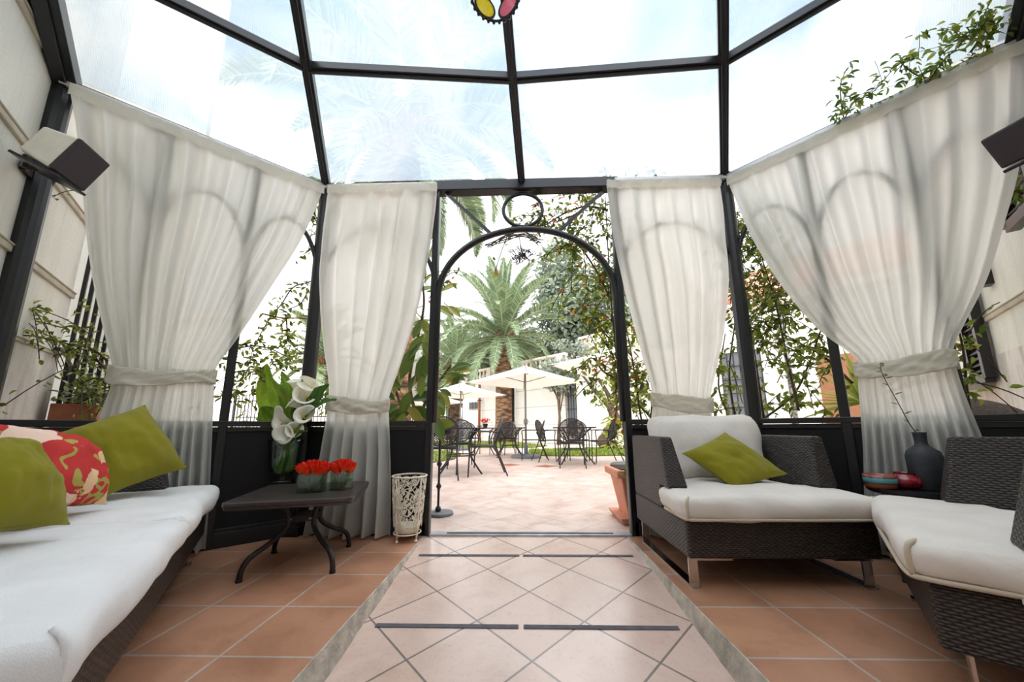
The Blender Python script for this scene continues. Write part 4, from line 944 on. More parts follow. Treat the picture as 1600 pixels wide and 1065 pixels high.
# hanging lantern of coloured glass ---------------------------------------------------------------------------
LY = 1.27; lb_ = at_y(776, 36, LY + .113) - V((0, .113, 0)); lt = thing('hanging_lantern', 'black openwork lantern with coloured glass ovals hanging from the roof', 'lantern', lb_)
rL = .113; n8 = 6
m = MB(); m.tube([lb_ + V((rL * math.cos(2 * PI * k / 40), rL * math.sin(2 * PI * k / 40), .012)) for k in range(40)], .006, 6, closed=True)
m.tube([lb_ + V((rL * 1.04 * math.cos(2 * PI * k / 40), rL * 1.04 * math.sin(2 * PI * k / 40), .16)) for k in range(40)], .006, 6, closed=True)
m.tube([lb_ + V((rL * .5 * math.cos(2 * PI * k / 40), rL * .5 * math.sin(2 * PI * k / 40), .33)) for k in range(40)], .006, 6, closed=True)
m.build('frame_rings', M['black'], lt, smooth=True)
m = MB()
for k in range(26):
    a = 2 * PI * k / 26; c_ = lb_ + V((rL * math.cos(a), rL * math.sin(a), .004)); m.lathe([(0, -.012), (.007, -.006), (.008, .002), (.005, .009), (0, .012)], c_, 8)
m.build('scalloped_edge', M['black'], lt, smooth=True)
cols = ['g_yellow', 'g_pink', 'g_blue', 'g_green']
ph0 = PI / 2 - PI / 6
for tier, (r0, z0, r1, z1) in enumerate(((rL * .99, .012, rL * 1.03, .15), (rL * 1.02, .168, rL * .55, .30))):
    for k in range(n8):
        a = ph0 + 2 * PI * k / n8 + tier * PI / n8; c_ = V(((r0 + r1) / 2 * math.cos(a), (r0 + r1) / 2 * math.sin(a), (z0 + z1) / 2)); uu = V(((r1 - r0) * math.cos(a), (r1 - r0) * math.sin(a), z1 - z0)); hl = uu.length / 2; uu.normalize(); ss = V((-math.sin(a), math.cos(a), 0)); wv = hl * .76
        ring = [lb_ + c_ + uu * hl * .93 * math.cos(2 * PI * q / 24) + ss * wv * math.sin(2 * PI * q / 24) for q in range(24)]
        m = MB(); m.tube(ring, .006, 6, closed=True); fr = m.build('oval_frame', M['black'], lt, smooth=True)
        m = MB(); nn = uu.cross(ss); m.slab(ring, .003); m.build('glass_oval', M[('g_pink', 'g_yellow', 'g_blue', 'g_green', 'g_yellow', 'g_blue')[(k + 2 * tier) % 6]], fr)
m = MB(); m.lathe([(0, .33), (rL * .52, .33), (rL * .35, .37), (.02, .40), (0, .40)], lb_, 24); m.build('cap', M['black'], lt, smooth=True)
zc = aC.lerp(APEX, (FY - LY) / (FY - APEX.y)); m = MB(); p = lb_ + V((0, 0, .40)); e = V((zc.x, LY, zc.z - .04)); m.tube([p, p.lerp(e, .5), e], .005, 6); m.build('chain', M['black'], lt)
m = MB(); m.lathe([(0, .10), (.028, .11), (.034, .14), (.028, .17), (.014, .19), (.014, .22)], lb_, 16); m.build('bulb', M['alu'], lt, smooth=True)
# ------------------------------------------------------------------ outside: ground
m = MB(); m.poly([(-9, 5.2), (WL.x - .06, WL.y + .04), (PL.x - .02, FY + .04), (PR.x + .02, FY + .04), (WR.x + .06, WR.y + .04), (9, 5.0), (9, 9.0), (3.4, 9.0), (1.7, 8.72), (.6, 8.8), (.1, 9.2), (-.2, 12.2), (-1.35, 12.2), (-1.6, 9.5), (-1.5, 8.0), (-2.0, 6.8), (-9, 6.6)], -.25, 0); tag(m.build('ground', M['terrace']), kind='structure')
m = MB(); m.poly([(-60, 5), (60, 5), (60, 70), (-60, 70)], -.6, -.012); tag(m.build('ground', M['path']), kind='structure')
def lawn(label, pts, n, seed):
    rn = random.Random(seed); m = MB(); m.poly(pts, -.02, .012); g = thing('lawn', label, 'lawn', (sum(p[0] for p in pts) / len(pts), sum(p[1] for p in pts) / len(pts), 0), 0, None, 'stuff'); m.build('turf', M['lawn_soil'], g)
    xs = [p[0] for p in pts]; ys = [p[1] for p in pts]; m = MB(); k = 0
    def inside(x, y):
        c = False; j = len(pts) - 1
        for i in range(len(pts)):
            if (pts[i][1] > y) != (pts[j][1] > y) and x < (pts[j][0] - pts[i][0]) * (y - pts[i][1]) / (pts[j][1] - pts[i][1]) + pts[i][0]: c = not c
            j = i
        return c
    while k < n:
        x, y = rn.uniform(min(xs), max(xs)), rn.uniform(min(ys), max(ys))
        if not inside(x, y): continue
        k += 1; a = rn.uniform(0, 6.3); h = rn.uniform(.03, .075); w = .016; d = V((math.cos(a) * w, math.sin(a) * w, 0)); b = V((rn.uniform(-.03, .03), rn.uniform(-.03, .03), h))
        p = V((x, y, .01)); m.add([p - d, p + d, p + b], [(0, 1, 2)], rn.random())
    m.build('grass_blades', M['grass'], g)
lawn('strip of green lawn behind the right garden table', [(.15, 9.25), (.65, 8.85), (1.7, 8.76), (3.3, 9.05), (6.0, 9.1), (5.2, 11.2), (2.2, 11.9), (.25, 11.2)], 9000, 1)
lawn('green lawn at the left edge of the terrace behind the mesh chairs', [(-9, 6.65), (-2.05, 6.85), (-1.55, 8.0), (-1.65, 9.5), (-2.4, 11.0), (-9, 11.5)], 8000, 2)
lawn('lawn around the foot of the large palm', [(-3.2, 12.6), (.4, 12.6), (1.0, 13.8), (-.6, 16.9), (-3.6, 18.5), (-6, 17)], 9000, 3)
for k, (x, y) in enumerate(((853, 728), (796, 726))):
    p = at_z(x, y, 0); m = MB(); s_ = S_R * .70; m.poly([(p.x - s_, p.y), (p.x, p.y - s_), (p.x + s_, p.y), (p.x, p.y + s_)], -.01, .003); tag(m.build('trim_%d' % (6 + k), M['brown_pot']), kind='structure')

# garden wall with balustrade --------------------------------------------------------------------------------
def gw(px, off=0.0):
    r_ = (px - 815) / 546; Y = 17.0 / (1 + r_); return V((17 - Y - .707 * off, Y - .707 * off, 0))
GD = V((.7071, -.7071, 0)); GN = V((-.7071, -.7071, 0))
gwall = struct('wall_garden', gw(860)); m = MB(); a, b = gw(722) - GN * .2, V((6.3, 10.7, 0)) - GN * .2; m.bar(a + V((0, 0, 1.6)), b + V((0, 0, 1.6)), .4, 3.2); m.build('wall_face', M['white_wall'], gwall)
m = MB(); m.bar(a + V((0, 0, 3.24)), b + V((0, 0, 3.24)), .55, .10); m.build('cornice', M['stone_white'], gwall)
bl = thing('balustrade', 'white stone balustrade along the top of the garden wall', 'balustrade', V((-1, 18, 3.29)))
A0, B0 = gw(724), gw(888); m = MB(); m.bar(A0 + V((0, 0, 3.92)), B0 + V((0, 0, 3.92)), .26, .10); m.build('handrail', M['stone_white'], bl)
m = MB(); m.bar(A0 + V((0, 0, 3.34)), B0 + V((0, 0, 3.34)), .26, .10); m.build('plinth', M['stone_white'], bl)
NB = 25
for k in range(NB + 1):
    p = A0.lerp(B0, k / NB); m = MB()
    if k % 8 == 0: m.box((p.x, p.y, 3.62), (.3, .3, .62), PI / 4); m.build('pier', M['stone_white'], bl)
    else: m.lathe([(.08, 3.38), (.05, 3.44), (.095, 3.56), (.06, 3.7), (.045, 3.8), (.08, 3.88)], p, 8); m.build('baluster', M['stone_white'], bl, smooth=True)
pier = gw(905) - GN * 1.2; cb = thing('chimney_block', 'white rendered block standing above the garden wall right of the balustrade', 'masonry block', (pier.x, pier.y, 3.2))
m = MB(); m.box((pier.x + .8, pier.y - .5, 3.95), (2.6, 1.0, 1.5), -PI / 4); m.build('block', M['stone_white'], cb); m = MB(); m.box((pier.x + .8, pier.y - .5, 4.74), (2.8, 1.2, .1), -PI / 4); m.build('coping', M['stone_white'], cb)
def wall_window(name, px0, px1, z0, z1, nb, parent_n=GN):
    a, b = gw(px0) + parent_n * .01, gw(px1) + parent_n * .01; w = struct(name, a); m = MB(); m.bar(a.lerp(b, .5) + V((0, 0, z0)), a.lerp(b, .5) + V((0, 0, z1)), (b - a).length, .03, parent_n); m.build('pane', M['window'], w)
    m = MB(); L = (b - a).length
    for q in (a, b): m.bar(q + V((0, 0, z0)), q + V((0, 0, z1)), .05, .07, parent_n)
    for z in (z0, z1): m.bar(a + V((0, 0, z)), b + V((0, 0, z)), .07, .05)
    m.build('frame', M['stone_white'], w); o_ = parent_n * .06; m = MB()
    for k in range(nb + 2): q = a.lerp(b, k / (nb + 1)) + o_; m.bar(q + V((0, 0, z0)), q + V((0, 0, z1)), .02, .02, parent_n)
    for k in range(5): z = z0 + (z1 - z0) * k / 4; m.bar(a + o_ + V((0, 0, z)), b + o_ + V((0, 0, z)), .02, .02)
    m.build('grille', M['iron'], w); return w
wall_window('window_2', 796, 805, 1.0, 2.75, 1)
wall_window('window_3', 734, 749, 1.75, 2.15, 2)
wall_window('window_4', 887, 903, .35, 2.6, 3)
for nm, lab, px_, h in (('drainpipe', 'dark brown drainpipe on the garden wall left of the large palm', 753, 3.1),):
    p = gw(px_) + GN * .20; o = thing(nm, lab, 'drainpipe', p); m = MB(); m.tube([p, p + V((0, 0, h))], .07, 8); m.build('pipe', M['brown_pot'], o, smooth=True)
    m = MB()
    for z in (.8, 2.2): m.box((p.x, p.y, z), (.18, .18, .05), PI / 4)
    m.build('clips', M['iron'], o)
# house on the right behind the climber
hs = thing('white_house', 'white house with red tiled roof behind the climber right of the doorway', 'house', (8.5, 8.6, 0)); a, b = V((6.3, 10.7, 0)) - GN * .15, V((12.5, 4.5, 0)) - GN * .15
m = MB(); m.bar(a + V((0, 0, 2.2)), b + V((0, 0, 2.2)), .3, 4.4); m.build('wall', M['white_house'], hs)
m = MB(); m.slab([a + GN * .5 + V((0, 0, 4.35)), b + GN * .5 + V((0, 0, 4.35)), b - GN * 3.5 + V((0, 0, 6.6)), a - GN * 3.5 + V((0, 0, 6.6))], .12)
m.build('roof', M['roof_tile'], hs)
m = MB(); L = (b - a).length
for k in range(int(L / .26)):
    p = a.lerp(b, (k + .5) / (L / .26)); m.tube([p + GN * .55 + V((0, 0, 4.42)), p - GN * 3.5 + V((0, 0, 6.72))], .075, 6)
m.build('roof_ridges', M['roof_tile'], hs)
m = MB(); m.bar(a + GN * .32 + V((0, 0, 4.25)), b + GN * .32 + V((0, 0, 4.25)), .2, .2); m.build('eaves', M['stone_white'], hs)
def hwin(px0, px1, z0, z1):
    a_, b_ = gw(px0) + GN * .02, gw(px1) + GN * .02; m = MB(); c_ = a_.lerp(b_, .5); m.bar(c_ + V((0, 0, z0)), c_ + V((0, 0, z1)), (b_ - a_).length, .08, GN); w = m.build('window', M['window'], hs)
    m = MB(); o_ = GN * .1
    for k in range(7): q = a_.lerp(b_, k / 6) + o_; m.bar(q + V((0, 0, z0)), q + V((0, 0, z1)), .025, .025, GN)
    for k in range(6): z = z0 + (z1 - z0) * k / 5; m.bar(a_ + o_ + V((0, 0, z)), b_ + o_ + V((0, 0, z)), .025, .025)
    m.build('grille', M['iron'], w); m = MB(); m.bar(a_ + GN * .08 + V((0, 0, z0 - .06)), b_ + GN * .08 + V((0, 0, z0 - .06)), .24, .1); m.build('sill', M['stone_white'], w)
hwin(1134, 1196, .85, 2.9)
a_, b_ = gw(1281) + GN * .03, gw(1352) + GN * .03; m = MB(); c_ = a_.lerp(b_, .5); m.bar(c_, c_ + V((0, 0, 2.5)), (b_ - a_).length, .1, GN); m.build('brown_door', M['brown_door'], hs)
p = gw(1238) + GN * .22; o = thing('drainpipe', 'grey drainpipe on the white house behind the right climber', 'drainpipe', p); m = MB(); m.tube([p, p + V((0, 0, 4.2))], .06, 8); m.build('pipe', M['pole'], o, smooth=True); m = MB(); m.box((p.x, p.y, 2.0), (.16, .16, .05), PI / 4); m.build('clip', M['iron'], o)
# white house far left, iron fence
h2 = thing('white_building', 'large pale building far behind the left angled bay', 'building', (-17, 25, 0)); m = MB(); m.box((-17, 27, 4.4), (18, 6, 8.8)); m.build('wall', M['white_house'], h2); m = MB(); m.box((-17, 27, 8.95), (18.8, 6.8, .3)); m.build('cornice', M['stone_white'], h2)
def fence(label, A, B, z1, nb):
    A, B = V(A), V(B); f = thing('iron_fence', label, 'fence', (A + B) / 2); m = MB()
    for k in range(nb + 1): q = A.lerp(B, k / nb); m.bar(q, q + V((0, 0, z1 - .1 + .1 * math.sin(k / nb * PI))), .025, .025, (0, 1, 0))
    m.build('bars', M['iron'], f); m = MB()
    for z in (.2, z1 * .55, z1 * .85): m.bar(A + V((0, 0, z)), B + V((0, 0, z)), .03, .04)
    m.build('rails', M['iron'], f)
    for k in range(3): m = MB(); q = A.lerp(B, k / 2); m.bar(q, q + V((0, 0, z1 + .15)), .07, .07, (0, 1, 0)); m.build('post', M['iron'], f)
fence('dark iron fence between the small palm and the garden wall', (-5.6, 21.2, 0), (-3.3, 21.2, 0), 2.3, 16)
fence('dark iron fence seen through the left angled bay', (-11.2, 13.2, 0), (-6.5, 12.6, 0), 2.1, 30)

# palms ----------------------------------------------------------------------------------------------------
def frond_mesh(L, e0, droop, seed, wl=.42, nl_=44):
    rn = random.Random(seed); m = MB(); N = 14; pts = []; p = V((0, 0, 0)); an = e0
    for i in range(N + 1):
        pts.append(p.copy()); s_ = i / N; p = p + V((math.cos(an), 0, math.sin(an))) * (L / N); an -= droop / N * (.4 + 1.3 * s_)
    m.tint = 1.0; m.tube(pts, [.035 * (1 - .85 * i / N) + .004 for i in range(N + 1)], 4)
    for k in range(nl_):
        s_ = .06 + .93 * k / nl_; f = s_ * N; i = min(int(f), N - 1); q = pts[i].lerp(pts[i + 1], f - i); d = (pts[i + 1] - pts[i]).normalized(); up2 = V((-d.z, 0, d.x))
        ll = wl * (math.sin(PI * min(1, .12 + s_ * .86)) ** .6) * (1.0 if s_ < .9 else .8)
        for sy in (-1, 1):
            dr_ = (V((0, sy, 0)) * .80 + d * (.45 + .3 * s_) + up2 * (.32 + rn.uniform(-.12, .12))).normalized(); tip = q + dr_ * ll + V((0, 0, -.10 * ll)); mid = q + dr_ * ll * .45; w = d * .036
            m.add([q - w * .5, mid - w, tip, mid + w, q + w * .5], [(0, 1, 2, 3, 4)], min(1, max(0, .45 + .3 * up2.z * 0 + rn.uniform(-.35, .35))))
    return m
FR = {}
def palm(label, base, height, r0, L, nf, seed, trunk=True, group='date palms', low=-.9, wl=.5, lean=(0, 0), nfr=62):
    rn = random.Random(seed); base = V(base); t_ = thing('date_palm', label, 'palm tree', base, 0, group)
    top_ = base + V((lean[0], lean[1], height)); m = MB(); prof = []
    path = [base.lerp(top_, k / 12) for k in range(13)]
    m.tube(path, [r0 * (1.32 if k == 0 else 1.14 if k == 1 else 1.0 - .08 * k / 12) for k in range(13)], 18); m.build('trunk', M['palm_trunk'], t_, smooth=True)
    m = MB()
    for k in range(60):
        a = rn.uniform(0, 2 * PI); z = rn.uniform(-.75, .25); d = V((math.cos(a), math.sin(a), .5 + rn.uniform(-.2, .5))).normalized(); q = top_ + V((math.cos(a) * r0 * .8, math.sin(a) * r0 * .8, z)); m.tube([q, q + d * rn.uniform(.2, .5)], [.07, .03], 5)
    m.build('cut_frond_bases', M['frond_base'], t_)
    meshes = []
    for v in range(7):
        s_ = v / 6; e0 = 1.45 - s_ * (1.45 - low); key = (round(L, 2), v, round(low, 2), wl)
        if key not in FR:
            o = frond_mesh(L * (1 - .12 * abs(s_ - .4)), e0, .55 + .95 * math.cos(max(-1.2, min(1.2, e0))), seed * 10 + v, wl, nfr).build('frond', M['frond']); FR[key] = o.data; bpy.data.objects.remove(o)
        meshes.append(FR[key])
    for k in range(nf):
        v = int(7 * ((k + .5) / nf) ** 1.15); o = bpy.data.objects.new('frond', meshes[min(6, v)]); C.objects.link(o); o.parent = t_; a = k * 2.39996 + rn.uniform(-.2, .2)
        o.location = (top_ - base) + V((math.cos(a) * r0 * .5, math.sin(a) * r0 * .5, .25 - .5 * v / 6)); o.rotation_euler = (rn.uniform(-.12, .12), rn.uniform(-.12, .12), a); o.scale = [rn.uniform(.88, 1.08)] * 3
    return t_
palm('large date palm with thick trunk in the middle of the doorway view', (-.88, 17.2, 0), 5.35, .42, 4.0, 66, 3, low=-.38)
palm('smaller date palm left of the large one, partly hidden by the doorway post', (-4.25, 21.8, 0), 4.6, .38, 3.4, 44, 4, low=-.8)
palm('tall date palm close behind the pavilion, its crown seen through the roof panes', (-2.35, 6.2, 0), 7.0, .33, 3.3, 44, 5, low=-.95)
palm('leaning palm beyond the iron fence seen through the left angled bay', (-9.6, 14.4, 0), 3.6, .22, 2.4, 30, 6, low=-.6, lean=(1.2, 0))

# trees ---------------------------------------------------------------------------------------------------
def crown(mb, c, rad, n, leaf, rn, lump=7):
    cs = [V(c) + V((rn.gauss(0, .45) * rad[0], rn.gauss(0, .45) * rad[1], rn.uniform(-.6, .7) * rad[2])) for _ in range(lump)]
    for k in range(n):
        q = rn.choice(cs); d = V((rn.gauss(0, 1), rn.gauss(0, 1), rn.gauss(0, 1))).normalized(); r_ = rn.uniform(.55, 1.0) ** .5
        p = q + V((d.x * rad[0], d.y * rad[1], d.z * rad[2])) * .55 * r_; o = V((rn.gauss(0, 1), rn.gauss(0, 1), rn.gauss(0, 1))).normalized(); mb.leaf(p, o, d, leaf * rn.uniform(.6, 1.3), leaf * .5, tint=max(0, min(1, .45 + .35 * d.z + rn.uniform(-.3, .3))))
def tree(label, base, h, rad, n, leaf, mat, seed, trunk_r=.2, name='garden_tree', group='trees behind the garden wall'):
    rn = random.Random(seed); base = V(base); t_ = thing(name, label, 'tree', base, 0, group); top_ = base + V((0, 0, h))
    m = MB(); m.tube([base, base + V((.1, 0, h * .4)), top_], [trunk_r, trunk_r * .8, trunk_r * .4], 8)
    for k in range(6): a = k * 1.05; m.tube([base + V((.1, 0, h * (.45 + .07 * k))), top_ + V((math.cos(a) * rad[0] * .5, math.sin(a) * rad[1] * .5, rad[2] * .1))], [trunk_r * .4, .03], 5)
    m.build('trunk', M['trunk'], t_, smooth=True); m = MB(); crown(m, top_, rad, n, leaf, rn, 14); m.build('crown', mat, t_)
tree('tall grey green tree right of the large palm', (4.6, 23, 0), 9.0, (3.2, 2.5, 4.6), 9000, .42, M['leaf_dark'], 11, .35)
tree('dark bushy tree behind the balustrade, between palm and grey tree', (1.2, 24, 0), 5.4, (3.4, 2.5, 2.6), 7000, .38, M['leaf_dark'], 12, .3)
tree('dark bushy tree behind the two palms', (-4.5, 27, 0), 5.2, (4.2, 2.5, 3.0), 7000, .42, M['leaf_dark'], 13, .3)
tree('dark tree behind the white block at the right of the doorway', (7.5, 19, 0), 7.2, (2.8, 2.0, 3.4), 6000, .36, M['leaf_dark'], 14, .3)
tree('small grey olive tree against the garden wall', (1.5, 14.6, 0), 2.75, (.85, .6, .75), 1500, .16, M['leaf_grey'], 15, .07, 'olive_tree', 'olive trees')
tree('silvery shrub growing on top of the garden wall', gw(895) - GN * .5 + V((0, 0, 3.2)), .7, (.9, .6, .6), 900, .16, M['leaf_grey'], 17, .05, 'silver_shrub', 'olive trees')
# gnarled tree by the right door post
gb = at_z(957, 702, 0); gt = thing('gnarled_tree', 'gnarled old trunk with leafy shoots at the right of the doorway view', 'tree', gb); Yg = gb.y
m = MB(); rn = random.Random(4)
tp = smoothpath([gb, at_y(945, 690, Yg), at_y(955, 672, Yg), at_y(964, 655, Yg), at_y(953, 640, Yg), at_y(958, 628, Yg)], 4); m.tube(tp, [.30 - .012 * i + .04 * math.sin(i * 1.9) for i in range(len(tp))], 9)
for pts in ([(955, 640), (940, 622), (925, 606), (915, 592), (905, 580)], [(957, 636), (948, 612), (934, 590), (925, 575)], [(960, 632), (975, 600), (985, 560), (990, 520)], [(960, 640), (990, 625), (1010, 600)], [(958, 632), (962, 590), (955, 540)]):
    pp_ = smoothpath([at_y(x, y, Yg) for x, y in pts], 4); m.tube(pp_, [.085 - .06 * i / len(pp_) for i in range(len(pp_))], 6)
m.build('trunk', M['trunk'], gt, smooth=True); m = MB()
for k in range(900):
    q = at_y(rn.uniform(930, 1010), rn.uniform(500, 640), Yg + rn.uniform(-.8, .8)); m.leaf(q, (rn.gauss(0, 1), rn.gauss(0, 1), rn.gauss(0, 1)), (rn.gauss(0, 1), rn.gauss(0, 1), 1), rn.uniform(.1, .2), .09)
for k in range(160):
    q = at_y(rn.uniform(945, 975), rn.uniform(650, 700), Yg - .35 + rn.uniform(-.1, .1)); m.leaf(q, (rn.gauss(0, 1), rn.gauss(0, 1), -.4), (0, -1, .3), rn.uniform(.1, .2), .06, tint=rn.uniform(.7, 1))
m.build('foliage', M['leaf'], gt)

# parasols ------------------------------------------------------------------------------------------------
def parasol(label, c, rot, half=1.05, zc_=1.80, za=2.22, base=True):
    t_ = thing('parasol', label, 'parasol', c, rot, 'cream garden parasols'); NC = 12; vs = []; fs = []
    cor = [(half, half), (-half, half), (-half, -half), (half, -half)]
    for k in range(4):
        (x0, y0), (x1, y1) = cor[k], cor[(k + 1) % 4]; o = len(vs)
        for j in range(NC + 1):
            r_ = j / NC
            for i in range(NC + 1):
                q = i / NC; x, y = x0 + (x1 - x0) * q, y0 + (y1 - y0) * q; sag = -.10 * math.sin(PI * q) * r_ * (1 - .0 * r_) * 0 + .0; edge = -.06 * math.sin(PI * q) * r_ * r_
                vs.append(V((x * r_ * (1 - .05 * math.sin(PI * q) * r_), y * r_ * (1 - .05 * math.sin(PI * q) * r_), za + (zc_ - za) * r_ ** .92 + edge * .3)))
        for j in range(NC):
            for i in range(NC): a = o + j * (NC + 1) + i; fs.append((a, a + 1, a + NC + 2, a + NC + 1))
    m = MB(); m.add(vs, fs); m.build('canopy', M['canopy'], t_, smooth=True, world=False)
    m = MB(); m.tube([(0, 0, 0), (0, 0, za + .04)], .024, 10); pl_ = m.build('pole', M['pole'], t_, smooth=True, world=False); m = MB(); m.lathe([(0, za), (.03, za + .02), (.012, za + .09), (0, za + .10)], (0, 0, 0), 10); m.build('finial', M['pole'], pl_, world=False)
    m = MB(); m.lathe([(.035, .78), (.05, .80), (.05, .90), (.035, .92)], (0, 0, 0), 10); m.bar((0, 0, .85), (.12, .0, .85), .015, .015); m.build('crank', M['pole'], pl_, world=False)
    for k in range(4):
        x, y = cor[k]; m = MB(); m.bar((0, 0, za - .02), (x * .99, y * .99, zc_ - .015), .018, .024); m.bar((0, 0, za - .42), (x * .48, y * .48, (za + zc_) / 2 - .02), .014, .018); m.build('rib', M['pole'], t_, world=False)
    m = MB(); m.lathe([(0, 0), (.36, 0), (.36, .05), (.33, .07), (.05, .085), (.045, .3), (.028, .31)], (0, 0, 0), 28); m.build('base', M['grey_base'], t_, smooth=False, world=False)
parasol('cream parasol in the middle of the doorway view, its pole left of the right table', (.10, 8.4, 0), PI / 4 + .02)
parasol('cream parasol beyond, overlapping the trunks of the two palms', (-2.05, 11.6, 0), PI / 4 + .1, 1.1)
parasol('farthest cream parasol, low at the left post of the doorway', (-3.95, 15.2, 0), PI / 4 - .1, 1.1)
parasol('nearest cream parasol, cut by the right post of the doorway', (1.95, 6.4, 0), math.atan2(1.8, 1.11), 1.05)

# garden tables and mesh chairs ------------------------------------------------------------------------------
def mesh_chair():
    t_ = thing('garden_chair', '', 'chair', (0, 0, 0)); m = MB(); pts = rrect(.21, .21, .1, 0, 5); m.poly([(p.x, p.y) for p in pts], .425, .44); m.build('seat', M['iron'], t_, world=False)
    m = MB(); cy0, cz0, tilt = .235, .655, .30
    def bp3(a, b_): return V((a, cy0 + b_ * math.sin(tilt), cz0 + b_ * math.cos(tilt)))
    ax, bz = .225, .215
    m.tube([bp3(ax * math.cos(2 * PI * k / 28), bz * math.sin(2 * PI * k / 28)) for k in range(28)], .011, 6, closed=True)
    for k in range(-11, 12):
        for s_ in (-1, 1):
            d0 = k * .034; seg = []
            for q in range(-20, 21):
                u = q / 20 * .33; x, z = u, s_ * u + d0
                if (x / ax) ** 2 + (z / bz) ** 2 < 1: seg.append(bp3(x, z))
            if len(seg) > 1: m.bar(seg[0], seg[-1], .010, .004, (0, -1, .2))
    m.build('backrest', M['iron'], t_, world=False)
    for s_ in (-1, 1):
        m = MB(); m.tube(smoothpath([(s_ * .225, .22, .63), (s_ * .25, .12, .645), (s_ * .25, -.16, .645), (s_ * .25, -.215, .61), (s_ * .245, -.20, .44), (s_ * .235, -.22, 0)], 5), .011, 7); m.build('arm_and_front_leg', M['iron'], t_, smooth=True, world=False)
        m = MB(); m.tube(smoothpath([(s_ * .20, .25, .60), (s_ * .205, .19, .44), (s_ * .215, .30, .15), (s_ * .225, .36, 0)], 5), .011, 7); m.build('back_leg', M['iron'], t_, smooth=True, world=False)
    m = MB()
    for z in (.415,): m.bar((-.24, -.2, z), (.24, -.2, z), .016, .016); m.bar((-.21, .19, z), (.21, .19, z), .016, .016)
    m.build('seat_rails', M['iron'], t_, world=False)
    return t_
def garden_table(round_=False):
    t_ = thing('garden_table', '', 'table', (0, 0, 0)); m = MB(); pts = rrect(.38, .38, .06, 0, 4); m.poly([(p.x, p.y) for p in pts], .685, .71); m.build('tabletop', M['iron'], t_, world=False, bevel=.004)
    for k in range(4):
        a = PI / 4 + k * PI / 2; c_, s_ = math.cos(a), math.sin(a); m = MB(); m.tube(smoothpath([(r_ * c_, r_ * s_, z) for r_, z in ((.40, .685), (.30, .62), (.20, .45), (.22, .28), (.34, .12), (.46, 0))], 5), .014, 7); m.build('leg', M['iron'], t_, smooth=True, world=False)
    m = MB(); m.tube([(.235 * math.cos(2 * PI * k / 24), .235 * math.sin(2 * PI * k / 24), .27) for k in range(24)], .010, 6, closed=True); m.build('brace_ring', M['iron'], t_, smooth=True, world=False)
    return t_
ch0 = mesh_chair(); tb0 = garden_table()
for i, (x, y, rz, lab) in enumerate([
    (-1.17, 5.12, PI + .25, 'dark mesh garden chair nearest the left doorway post, back to the camera'),
    (-.60, 5.42, -PI / 2 + .15, 'dark mesh garden chair right of the nearest left table, seen from the side'),
    (-1.12, 6.45, .2, 'dark mesh garden chair on the far side of the nearest left table'),
    (-1.45, 9.75, .4, 'dark mesh garden chair left of the table with red flowers'),
    (-.55, 9.55, -.5, 'dark mesh garden chair right of the table with red flowers'),
    (-.35, 9.45, .1, 'dark mesh garden chair behind the table by the middle parasol'),
    (.22, 7.95, PI / 2 + PI, 'dark mesh garden chair just right of the middle parasol pole, facing left'),
    (.62, 7.62, PI / 2 + .3, 'dark mesh garden chair left of the right table, facing it'),
    (.92, 6.55, PI - .1, 'dark mesh garden chair in front of the right table, back to the camera'),
    (1.27, 7.85, .0, 'dark mesh garden chair behind the right table, facing the camera'),
    (1.66, 7.3, -PI / 2 + .1, 'dark mesh garden chair right of the right table, beside the gnarled tree')]):
    place(ch0 if i == 0 else copy_tree(ch0), (x, y, 0), rz, lab, 'dark mesh garden chairs')
for i, (x, y, rz, lab) in enumerate([(-1.0, 5.75, .2, 'dark metal garden table nearest the left doorway post'), (-.95, 9.0, .3, 'dark metal garden table with a pot of red flowers, far left'), (-.30, 8.72, .1, 'dark metal garden table left of the middle parasol pole'), (1.06, 7.15, .05, 'dark metal garden table at the right, ringed by chairs')]):
    place(tb0 if i == 0 else copy_tree(tb0), (x, y, 0), rz, lab, 'dark metal garden tables')
fp = V((-.93, 8.92, .71)); o = thing('flower_pot', 'small pot of red flowers on the far left garden table', 'flower pot', fp); m = MB(); m.lathe([(0, 0), (.05, 0), (.07, .1), (.06, .1), (0, .09)], fp, 14); m.build('pot', M['iron'], o); m = MB(); rn = random.Random(2)
for k in range(60): m.leaf(fp + V((rn.gauss(0, .06), rn.gauss(0, .06), rn.uniform(.11, .2))), (rn.gauss(0, 1), rn.gauss(0, 1), .5), (0, 0, 1), .06, .04, tint=rn.uniform(0, .5))
m.build('blooms', M['red_petal'], o)
# knobbed pedestal stand beside the left doorway post
ps = at_z(688, 804, 0); o = thing('pedestal_stand', 'dark iron pedestal stand with knobbed pole outside the left doorway post', 'stand', ps)
m = MB(); m.lathe([(0, 0), (.105, 0), (.105, .018), (.10, .024), (0, .026)], ps, 28); m.build('base_disc', M['grey_base'], o)
m = MB(); kn = []
pr = [(.011, .02), (.022, .03), (.026, .045), (.020, .06), (.010, .07), (.010, .20), (.016, .21), (.024, .225), (.016, .24), (.010, .25), (.010, .38), (.016, .39), (.024, .405), (.016, .42), (.010, .43), (.010, .60), (.03, .64)]
m.lathe(pr, ps + V((-.02, 0, 0)), 12); m.build('pole', M['iron'], o, smooth=True)
m = MB(); m.lathe([(0, .635), (.12, .64), (.135, .655), (.135, .69), (.128, .69), (.126, .66), (0, .655)], ps + V((-.02, 0, 0)), 28); m.build('tray', M['iron'], o)
